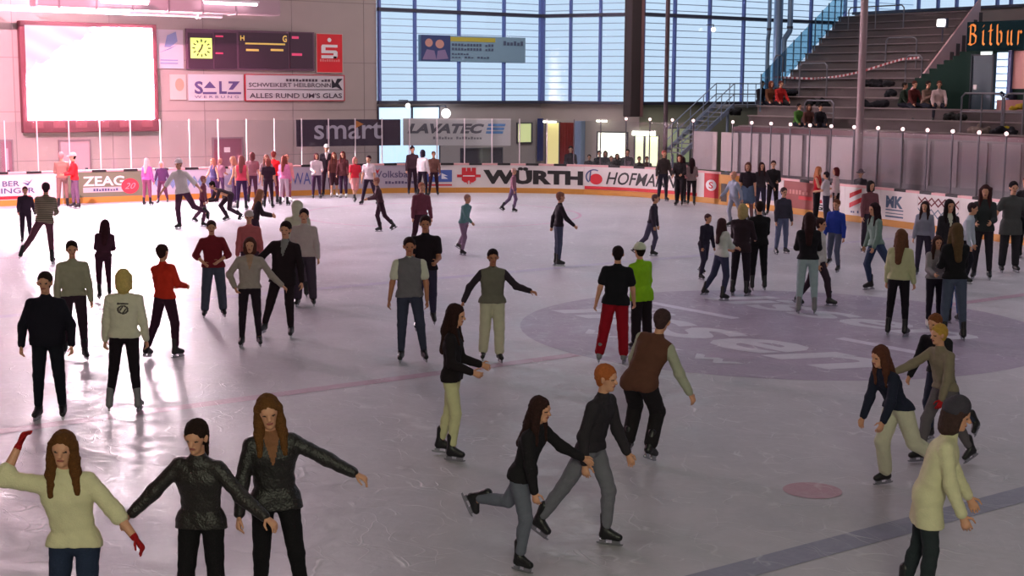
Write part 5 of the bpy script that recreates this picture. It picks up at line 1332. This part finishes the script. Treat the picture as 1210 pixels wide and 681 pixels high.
person('man with pale cap behind the dark red T-shirt man', foot=(288, 352), top=250, face=10, legs='st', arms='dn', top_c=(176, 96, 100), low_c=(70, 50, 66), hat='cap', hat_c=(206, 190, 190), hair='short')
person('skater in dark top with yellow collar gliding behind the cap wearer', foot=(303, 302), top=224, face=100, lean=(14, 0), legs='glL', arms='fr', top_c=(58, 44, 54), low='tights', low_c=(60, 40, 56), hair='long', hair_c=(170, 116, 90), collar=(190, 180, 60))
person('dark-haired man in pale sweater and grey trousers behind long dark jacket', foot=(352, 362), top=247, face=4, legs='st', arms='dn', top_c=(186, 172, 172), low='baggy', low_c=(70, 60, 74), hair='short', hair_c=(44, 26, 34), hem=.1)
person('figure with pale green hood up beside the dark-haired man in sweater', foot=(362, 352), top=236, face=200, legs='st', arms='dn', top_c=(200, 198, 178), low_c=(96, 84, 96), hair='none', hood='up', hem=.1, fat=1.12)
person('dark crouching skater falling forward behind the pale cap man', foot=(268, 262), top=238, face=-60, lean=(70, 0), legs=((40, 6, -30, 3), (10, 6, -60, 3)), arms='fr', S=1.6, top_c=(66, 50, 58), low_c=(66, 46, 60), hair='short')
person('skater in white shirt with dark trousers kicking a leg back, far left', foot=(212, 271), top=188, face=-20, lean=(10, -2), legs=((8, 3, -10, 2), (-20, 20, -62, 26)), arms=((10, 34, 24, 26), (-6, 46, 10, 50)), top_c=pwhite, sleeve='elbow', low_c=(86, 52, 76), hair='short', hair_c=(140, 90, 96), hat='cap', hat_c=(236, 216, 220), hem=.1)
person('blurred dark figure just right of the kicking white shirt skater', foot=(240, 268), top=208, face=90, lean=(4, 0), legs='glR', arms='dn', top_c=(120, 62, 80), low_c=(90, 50, 74), hair='short', hair_c=(160, 100, 104))
# -- row along the far left boards
Z = 'standing at the far boards'
person('girl in violet top standing by the green ZEAG board', foot=(178, 243), top=187, face=160, legs='st', arms='dn', top_c=(176, 96, 166), low='tights', low_c=(140, 80, 110), hair='long', hair_c=(236, 190, 190))
person('child in dark blue top beside kicking white shirt skater', foot=(198, 240), top=191, face=0, legs='wkR', arms='sw', top_c=(90, 56, 96), low_c=(110, 60, 90), hair='bob', hair_c=(226, 170, 176))
for a in [
 ('girl in dark blue vest, leftmost of the girls in a row', 251, 239, 187, -40, (78, 66, 108), 'none', (78, 50, 90), 'long', (196, 126, 110), 'half'),
 ('girl in mauve top, second from left in the girls row', 264, 236.5, 187, 160, (150, 104, 124), 'short', (96, 66, 104), 'pony', (190, 130, 120), 'fr'),
 ('girl in sleeveless blue violet top, third in the row', 277, 245, 185, -70, (74, 66, 112), 'none', (70, 40, 78), 'long', (206, 140, 120), 'dn2'),
 ('girl in pink red vest seen from behind in the girls row', 291, 248, 184, 178, (222, 74, 98), 'none', (62, 36, 76), 'long', (150, 84, 84), 'dn'),
 ('tall dark-haired girl behind the grey-trousered girl', 303, 240, 180, 170, (140, 90, 100), 'short', (80, 44, 66), 'bob', (116, 66, 70), 'dn'),
 ('girl in grey top and pale trousers in the girls row', 311, 243, 183, 10, (150, 122, 130), 'short', (196, 176, 184), 'long', (150, 92, 84), 'dn2'),
 ('girl in black short-sleeved top, right half of row', 322, 246, 187, 175, (54, 30, 46), 'short', (52, 28, 46), 'bob', (150, 76, 70), 'dn'),
 ('boy in bright red shirt behind the black-topped girl', 328, 241, 179, 160, (232, 32, 44), 'long', (100, 40, 60), 'short', (140, 60, 56), 'dn'),
 ('girl in pink hooded jacket and pale trousers, rightmost of row', 340, 243, 184, 160, (228, 130, 176), 'long', (220, 190, 206), 'long', (140, 70, 62), 'dn'),
 ('child in pale rose top peeking between red shirt and pink jacket', 335, 239, 183, 30, (232, 150, 156), 'long', (150, 90, 110), 'short', (170, 100, 90), 'dn')]:
    person(a[0], foot=(a[1], a[2]), top=a[3], face=a[4], top_c=a[5], sleeve=a[6], low='tights', low_c=a[7], hair=a[8], hair_c=a[9], arms=a[10], legs='st', skates='white' if a[1] in (251, 277, 335) else 'black')
person('person in white sweatshirt under the smart banner', foot=(370, 235), top=181, face=20, legs='st', arms='fr', top_c=(214, 198, 206), low_c=(72, 46, 76), hair='bob', hair_c=(84, 40, 48), hem=.1)
person('tall man with white cap and black jacket under smart banner', foot=(382, 232), top=171, face=0, legs='st', arms='dn', top_c=(46, 34, 44), low_c=(60, 36, 52), hat='cap', hat_c=(242, 236, 238), hair='short', collar=(200, 190, 190))
person('girl in brown top and dark shorts right of the tall capped man', foot=(392, 233), top=180, face=10, legs='tog', arms='dn', top_c=(110, 62, 60), sleeve='elbow', low='shorts', low_c=(70, 40, 50), hair='long', hair_c=(124, 66, 56), skates='white')
person('girl in dark brown jacket with long hair beside the shorts girl', foot=(403, 234), top=179, face=-10, legs='tog', arms='dn', top_c=(90, 46, 50), low_c=(64, 40, 66), hair='long', hair_c=(100, 44, 44), hem=.25, skates='white')
person('girl in red top with bare legs before the lilac board', foot=(419, 238), top=186, face=30, legs='wkR', arms='dn', top_c=(216, 48, 66), sleeve='short', low='shorts', low_c=(220, 150, 150), hair='bob', hair_c=(196, 120, 116))
person('man in white T-shirt striding before the lilac board', foot=(428, 242), top=184, face=-20, legs='wide', arms='dn', top_c=(210, 190, 196), sleeve='short', low_c=(48, 32, 52), hair='short', hair_c=(58, 30, 44), hem=.06)
person('tall man in dark jacket behind white blouse under pale banner', foot=(483, 230), top=173, face=20, legs='st', arms='dn', top_c=(84, 58, 70), low_c=(60, 40, 54), hair='short', hair_c=(50, 34, 44))
person('person in white blouse and black trousers at the Volksbank board', foot=(494, 232.5), top=177, face=150, legs='st2', arms='dn', top_c=(226, 212, 216), low_c=(38, 26, 42), hair='bob', hair_c=(50, 40, 58))
person('person in brown jacket standing before the blue square emblem', foot=(517, 230.8), top=179, face=6, legs='st2', arms='dn2', top_c=(116, 78, 70), low_c=(64, 36, 48), hair='short', hair_c=(110, 74, 62), hem=.06)
person('dark skater gliding before the Volksbank board', foot=(449, 274), top=210, face=-80, lean=(12, 0), legs='glR', arms='fr', top_c=(84, 56, 66), low_c=(60, 36, 50), hair='short', hair_c=(170, 110, 100))
person('skater in maroon jacket behind grey vest man', foot=(487, 296), top=216, face=20, lean=(6, 2), legs='wkL', arms='dn', top_c=(118, 62, 78), low_c=(60, 34, 48), hair='short', hair_c=(180, 120, 96))
person('small skater in teal jacket gliding in the middle distance', foot=(546, 302), top=230, face=60, lean=(10, 4), legs='glR', arms='sw', top_c=(104, 140, 144), low_c=(140, 112, 140), hair='short', hair_c=(170, 130, 120))
person('skater in mauve before the black Ü of the lettered board', foot=(607, 251), top=199, face=80, legs='glL', arms='dn', top_c=(140, 96, 112), low_c=(110, 90, 120), hair='short', hair_c=(200, 160, 150))
# -- centre
person('man in grey knitted vest over white T-shirt and dark jeans', foot=(474, 428), top=281, face=6, lean=(1, 0), legs=((1, 3, -1, 2), (4, 8, -2, 8)), arms=((0, 14, 8, 10), (2, 12, 16, 2)), top_c=(206, 208, 190), sleeve='short', vest=(112, 110, 116), low='jeans', low_c=(58, 62, 82), hair='short', hair_c=(42, 26, 28), skin='m', hem=.05, support=-1)
person('young man in black T-shirt and jeans behind the grey vest man', foot=(512, 384), top=255, face=4, legs='wkR', arms='fr', top_c=(32, 24, 32), sleeve='short', low_c=(52, 48, 72), hair='short', hair_c=(46, 28, 32), skin='m', hem=.05)
person('young man in olive sweater and cream trousers swinging both arms', foot=(590, 428), top=295, face=8, lean=(4, 0), legs=((-4, 3, -12, 3), (8, 2, -4, 1)), arms=((-4, 40, 8, 24), (14, 42, 64, 56)), top_c=(50, 42, 52), vest=(112, 110, 98), low='baggy', low_c=(196, 194, 168), hair='short', hair_c=(36, 24, 28), skin='m', support=1, hem=.05)
person('woman in black cardigan and cream trousers gliding to the right', foot=(534, 545), top=360, face=78, lean=(2, 0), tilt=(6, 0), legs=((10, 2, -6, 2), (-8, 3, -16, 5)), arms=((6, 8, 70, -4), (8, 8, 74, 0)), top_c=(32, 26, 30), low='tights', low_c=(206, 204, 158), hair='long', hair_c=(50, 30, 28), hem=.10, skates='black', support=-1)
person('man in black T-shirt and baggy red trousers seen from behind', foot=(708, 430), top=291, face=172, lean=(2, -2), legs=((2, 3, -1, 3), (0, 10, -10, 10)), arms=((10, 12, 30, 4), (-10, 16, 10, 14)), top_c=(24, 24, 30), sleeve='short', low='baggy', low_c=(150, 16, 34), hair='short', hair_c=(36, 24, 26), skates='grey', hem=.12, fat=1.05, support=1)
person('youth in lime green shirt and white cap beside red trousers man', foot=(765, 412), top=288, face=214, lean=(2, 4), legs='st', arms=((6, 8, 14, 4), (20, 10, 40, -4)), top_c=(136, 190, 32), low='baggy', low_c=(32, 24, 32), hat='cap', hat_c=(206, 214, 190), hair='short', hem=.30)
person('skater in brown vest and white sleeves leaning over black baggy trousers', foot=(768, 548), top=366, face=150, lean=(18, -16), legs=((34, 4, -34, 3), (40, 10, -12, 6)), arms=((8, 22, 16, 24), (16, 26, 26, 14)), top_c=(168, 170, 150), vest=(96, 62, 50), low='baggy', low_c=(34, 30, 34), hair='short', hair_c=(74, 54, 56), hem=.05)
person('tall skater in dark sweater and grey trousers striding wide', foot=(716, 644), top=432, face=60, lean=(14, 0), legs=((-30, 6, -34, 6), (20, 3, -4, 2)), arms=((-14, 10, 10, 10), (12, 8, 26, 4)), top_c=(48, 44, 50), low='jeans', low_c=(112, 112, 122), hair='short', hair_c=(176, 98, 54), support=1)
person('girl in black jacket leaning forward with one leg kicked back', foot=(614, 675), top=470, face=62, lean=(20, -4), legs=((14, 4, -8, 2), (-34, 8, -84, 6)), arms=((10, 6, 12, 2), (34, 34, 52, 34)), top_c=(32, 30, 34), low='jeans', low_c=(104, 108, 122), hair='long', hair_c=(54, 34, 32), hem=.10, support=-1)
# -- middle distance
person('skater in black jacket and jeans gliding alone in the middle', foot=(660, 315), top=227, face=100, lean=(3, 0), legs='tog', arms='sw', top_c=(42, 34, 44), low_c=(70, 74, 98), hair='short', hair_c=(150, 104, 92))
person('dark-coated skater gliding left before the HOFMANN board', foot=(771, 303), top=230, face=70, lean=(8, 3), legs='glL', arms='dn', top_c=(56, 48, 62), low_c=(78, 74, 98), hair='short', hair_c=(110, 84, 84))
person('small dark skater bending forward right of the green shirt', foot=(828, 331), top=253, face=40, lean=(8, 4), legs='glR', arms='dn', top_c=(42, 36, 52), low_c=(52, 48, 68), hair='short', hair_c=(84, 56, 62))
person('tall man in black seen from behind next to the blonde', foot=(903, 343), top=238, face=190, legs='st', arms='fr', top_c=(24, 22, 26), low_c=(24, 22, 28), hair='short', hair_c=(44, 30, 28), hem=.10, fat=1.06)
person('blonde in dark coat hugging the tall man in black', foot=(882, 350), top=241, face=150, legs='st', arms='fr', top_c=(48, 36, 44), low_c=(34, 28, 38), hair='bob', hair_c=(178, 158, 110), hem=.25)
person('skater in pale shirt leaning left beside the blonde', foot=(854, 356), top=258, face=120, lean=(12, 16), legs=((8, 2, -14, 3), (-8, 14, -16, 26)), arms='fr', top_c=(190, 194, 188), sleeve='elbow', low_c=(58, 60, 86), hair='long', hair_c=(66, 42, 46))
person('brunette in black jacket and pale blue jeans in the circle', foot=(962, 371), top=251, face=172, legs='st', arms='cross', top_c=(30, 28, 34), low='jeans', low_c=(156, 176, 180), hair='long', hair_c=(52, 32, 34), skates='grey')
person('person in white jacket and dark trousers beyond the brunette', foot=(943, 362), top=258, face=60, legs='wkL', arms='dn', top_c=(200, 194, 190), low_c=(58, 44, 56), hair='short', hair_c=(60, 40, 44), hem=.12)
person('boy in royal blue shirt and grey jeans skating right', foot=(990, 322), top=236, face=-40, lean=(8, 4), legs='glL', arms='dn', top_c=(40, 60, 150), low_c=(84, 88, 110), hair='short', hair_c=(110, 66, 50))
person('skater in dark grey sweater and bluish jeans left of the brunette', foot=(928, 300), top=222, face=20, legs='st2', arms='dn', top_c=(60, 56, 70), low_c=(92, 98, 128), hair='short', hair_c=(80, 60, 62))
person('skater in pale green shirt and jeans with puffy dark hair', foot=(1028, 343), top=240, face=-70, lean=(8, 0), legs='pushL', arms='dn2', top_c=(116, 138, 130), low_c=(54, 66, 96), hair='curly', hair_c=(46, 28, 34), hem=.08)
person('skater in dull red jacket behind puffy-haired green shirt skater', foot=(1019, 298), top=214, face=20, legs='st', arms='dn', top_c=(120, 74, 82), low_c=(54, 46, 60), hair='bob', hair_c=(42, 34, 38))
# -- three girls in the circle and the crowd behind them
person('girl in pale yellow hoodie and black leggings, left of the three', foot=(1069, 398), top=271, face=150, legs='st', arms='dn', top_c=(186, 188, 148), low='tights', low_c=(26, 22, 30), hair='long', hair_c=(104, 70, 52), hem=.03)
person('girl in grey sweater and white skates in the chatting trio', foot=(1096, 388), top=279, face=0, legs='tog', arms='fr', top_c=(136, 132, 134), low='tights', low_c=(30, 26, 38), hair='long', hair_c=(62, 40, 38), skates='white')
person('girl in black jacket and grey jeans seen from behind in trio', foot=(1114, 404), top=264, face=184, legs='st2', arms='fr', top_c=(26, 26, 30), low='jeans', low_c=(78, 88, 108), hair='long', hair_c=(96, 76, 52), hem=.02)
person('girl in blue jeans half hidden behind the grey jeans girl', foot=(1133, 381), top=275, face=200, legs='st', arms='dn', top_c=(60, 60, 66), low='jeans', low_c=(52, 82, 130), hair='bob', hair_c=(90, 64, 52))
person('dark-haired person with white collar behind the chatting trio', foot=(1108, 345), top=236, face=10, legs='st', arms='dn', top_c=(44, 40, 46), low_c=(40, 36, 48), hair='long', hair_c=(34, 24, 28), collar=(196, 196, 180))
person('child in pale blue top behind the yellow hoodie girl', foot=(1083, 325), top=238, face=-30, legs='st', arms='dn', top_c=(140, 140, 156), low_c=(60, 54, 70), hair='long', hair_c=(52, 34, 38))
person('skater in white jacket and black trousers rushing to the right', foot=(1140, 336), top=240, face=60, lean=(14, 0), legs='pushR', arms='dn', top_c=(186, 194, 206), low_c=(34, 32, 42), hair='short', hair_c=(60, 44, 50), hem=.04)
person('tall dark-clothed man with bushy hair behind the rushing white jacket', foot=(1150, 330), top=206, face=-20, legs='st', arms='fr', top_c=(48, 52, 54), low_c=(44, 40, 48), hair='curly', hair_c=(66, 38, 40), hem=.1, fat=1.1)
person('man in long dark grey shirt at the right boards', foot=(1183, 322), top=209, face=0, legs='st', arms='half', top_c=(78, 78, 78), sleeve='short', low='baggy', low_c=(44, 42, 48), hair='short', hair_c=(34, 26, 32), hem=.5, fat=1.1)
person('man in black T-shirt standing at the right frame edge', foot=(1204, 305), top=209, face=-60, legs='st', arms='fr', top_c=(26, 22, 26), sleeve='short', low_c=(26, 24, 30), hair='short', hair_c=(120, 54, 50), hem=.1)
# -- right foreground group
person('skater in dark navy top with off-white baggy trousers at right', foot=(1046, 573), top=410, face=-64, lean=(30, 0), legs=((16, 4, -14, 4), (-20, 5, -60, 4)), arms=((8, 8, 18, 4), (20, 14, 34, 10)), top_c=(34, 38, 56), low='baggy', low_c=(204, 202, 178), hair='long', hair_c=(90, 54, 42), support=-1)
person('skater in black sweater and dark jeans behind white trousers skater', foot=(1098, 520), top=372, face=-50, lean=(18, 0), legs='glR', arms=((14, 10, 30, 6), (10, 12, 26, 8)), top_c=(30, 30, 36), low_c=(52, 58, 78), hair='short', hair_c=(120, 72, 44))
person('blond skater in khaki jacket with a red glove reaching out', foot=(1146, 548), top=384, face=-70, lean=(12, 0), legs='wkR', arms=((56, 14, 66, 12), (10, 8, 20, 4)), top_c=(132, 122, 104), low_c=(96, 90, 96), hair='short', hair_c=(190, 150, 70), gloves=(170, 30, 36))
person('woman in long cream coat with dark cap at the lower right', head=(1136, 474), S=1.66, face=72, lean=(16, 0), tilt=(6, 0), legs=((6, 3, -4, 2), (-8, 4, -14, 3)), arms=((10, 12, 24, 8), (14, 10, 30, 4)), top_c=(212, 208, 170), low='tights', low_c=(44, 52, 56), hair='bob', hair_c=(70, 52, 50), hat='beanie', hat_c=(64, 60, 70), hem=.52, fat=1.22)
# -- right boards
for a in [
 ('tall youth in dark jacket leaning at the HOFMANN board', 787, 238, 178, 20, (70, 60, 60), 'long', (48, 46, 60), 'short', (150, 76, 70), 'dn2', 'st2'),
 ('person in black coat second from left by the red badge board', 799, 243, 183, -20, (42, 36, 40), 'long', (36, 30, 36), 'bob', (84, 44, 44), 'fr', 'tog'),
 ('girl in pink and white shirt facing away by red badge board', 809, 241, 185, 150, (214, 150, 156), 'long', (40, 32, 38), 'long', (50, 34, 38), 'dn', 'st'),
 ('woman in grey blouse and black leggings right of red badge board', 820, 244, 187, 170, (150, 128, 130), 'long', (34, 24, 32), 'long', (50, 30, 36), 'fr', 'wkL'),
 ('skater in pale blue jacket blurred before the orange gate', 863, 268, 203, -60, (154, 160, 180), 'long', (150, 150, 166), 'short', (206, 150, 130), 'sw', 'glR'),
 ('woman in black top and denim skirt at side boards', 877, 262, 192, -20, (44, 34, 42), 'short', (130, 90, 90), 'bob', (110, 70, 64), 'dn', 'st'),
 ('woman with long dark hair and grey top before the side boards', 893, 256, 192, 8, (58, 50, 56), 'long', (52, 48, 66), 'long', (60, 36, 38), 'half', 'st'),
 ('slim man in black behind the long-haired woman at side boards', 907, 254, 190, -10, (38, 34, 38), 'long', (34, 28, 34), 'short', (70, 44, 44), 'fr', 'st'),
 ('blonde girl in red top and black trousers at the side boards', 962, 263, 197, 60, (206, 34, 52), 'none', (32, 26, 32), 'long', (190, 120, 84), 'fr', 'st'),
 ('boy in white T-shirt facing the red-topped girl at boards', 977, 264, 203, -120, (196, 186, 192), 'short', (60, 56, 74), 'short', (40, 30, 38), 'fr', 'st'),
 ('woman in pale blouse behind the white T-shirt boy', 986, 262, 198, -90, (214, 190, 192), 'long', (46, 34, 40), 'bob', (96, 34, 40), 'dn', 'st'),
]:
    person(a[0], foot=(a[1], a[2]), top=a[3], face=a[4], top_c=a[5], sleeve=a[6], low_c=a[7], hair=a[8], hair_c=a[9], arms=a[10], legs=a[11], low='skirt' if 'skirt' in a[0] else 'jeans')
# -- people behind the boards (standing on the walkway)
def behind(label, px, py, dist, c, hair='short', hc=(40, 28, 28), face=0, hat=None, arms='fr', S=1.72):
    # dist: how far behind the board line
    s = s_at(px); p = bpos(s, dist, 0)
    d = ray(px, 200); d2 = Vector((d.x, d.y, 0)).normalized(); r = Vector((p.x-CAM.x, p.y-CAM.y, 0)).length
    q = Vector((CAM.x, CAM.y, 0))+d2*r
    person(label, at=(q.x, q.y, 0.0), S=S, face=face, legs='st', arms=arms, top_c=c, low_c=(36, 32, 40), hair=hair, hair_c=hc, hat=hat, hat_c=(34, 30, 44))
behind('dark-clothed onlooker leaning by the red curtain behind boards', 674, 172, 1.0, (40, 34, 40))
behind('small dark onlooker left of the bright square window', 696, 182, 1.0, (38, 40, 40), S=1.42)
behind('onlooker in black standing at the left half of the bright square window', 708, 176, 1.0, (30, 34, 34), S=1.58)
behind('dark onlooker touching shoulders with the one at bright window', 715, 178, 1.9, (36, 38, 38), S=1.54, hair='bob')
behind('short onlooker below the middle of the bright square window', 722, 183, 1.0, (44, 46, 44), S=1.40)
behind('onlooker with round dark hair under bright square window centre', 729, 181, 2.2, (40, 44, 42), S=1.44, hair='bob')
behind('tall onlooker at the right edge of the bright square window', 741, 176, 1.0, (40, 50, 48), S=1.66)
behind('short onlooker before the pale stair window', 755, 184, 1.0, (52, 56, 48), S=1.42)
behind('onlooker right of the stair window beside the dark column', 764, 185, 1.9, (46, 50, 44), S=1.40)
behind('person with dark brimmed hat behind the side boards', 1017, 200, 1.0, (34, 32, 48), hat='fedora', S=1.5)
# -- spectators on the stand
def seated(label, px, py, c, lc=(40, 40, 52), hair='short', hc=(50, 34, 30), face=10, arms='lap', S=1.7, dep=None, legs='sit'):
    # py: pixel row of the seat
    if dep is None:
        d = ray(px, py); t = (ST_Z0+.18+.36*(CAM.x-20.5)-CAM.z)/(d.z-.36*d.x); P = CAM+d*t; X = P.x
    else: X = dep
    i = max(0, math.floor(X-ST_X0)); X = ST_X0+i+.42; z = ST_Z0+.36*(i+1)+.06; y = hit(px, py, 0, X).y
    person(label, at=(X, y, z), S=S, face=face, legs=legs, arms=arms, top_c=c, low_c=lc, hair=hair, hair_c=hc, lean=(12, 0))
seated('spectator in dark jacket, leftmost on the stand', 898, 130, (34, 30, 38), face=20)
seated('spectator in brown and yellow next to the leftmost spectator', 908.5, 130, (110, 70, 50), hair='bob', hc=(120, 60, 40), face=20)
seated('spectator in red jacket on the left rows of the stand', 920, 129, (176, 40, 40), lc=(30, 28, 34), hc=(90, 40, 36), face=20)
seated('spectator in green top low behind the parapet', 941, 152, (76, 120, 52), hc=(30, 24, 28), face=30, dep=20.8, S=1.5)
seated('dark spectator low behind the parapet right of the green top', 954.5, 152, (90, 56, 52), hair='bob', hc=(80, 50, 40), face=0, dep=20.8, S=1.45)
seated('spectator in black low behind parapet, next to the brown one', 968, 152, (34, 30, 38), face=0, dep=20.8, S=1.45)
seated('spectator in red and dark clothes, left of the seated trio', 1077, 130, (92, 40, 40), hc=(90, 46, 36), face=20, S=1.7, legs='sit2')
seated('spectator in grey jacket, middle of the seated trio', 1092, 132, (120, 96, 84), hc=(40, 28, 26), face=30, arms='ph')
seated('spectator in white shirt, right of the seated trio', 1108, 131, (206, 178, 176), hc=(90, 50, 40), face=-10)
seated('person in dark green coat bending over left of seated trio', 1064, 126, (44, 54, 44), hc=(40, 34, 30), face=60, S=1.6)
# ------------------------------------------------------------------ groups of repeats
for o in list(COL.objects):
    if o.parent or o.get('kind') or o.get('group'): continue
    c = o.get('category'); L = o.get('label', '')
    if c == 'person':
        if 'onlooker' in L or 'hat behind' in L: o['group'] = 'onlookers behind the rink boards'
        elif 'spectator' in L or 'coat bending' in L: o['group'] = 'spectators sitting on the stand'
        else: o['group'] = 'skaters on the ice'
    elif c == 'rink board': o['group'] = 'advertising boards around the rink'
    elif c in ('clothes', 'bag'): o['group'] = 'coats and bags left on the stand'
    elif o.name.startswith('hoop_rail'): o['group'] = 'tubular rails on the stand'
    elif o.name.startswith('vent_pipe'): o['group'] = 'silver pipes beside the stand'
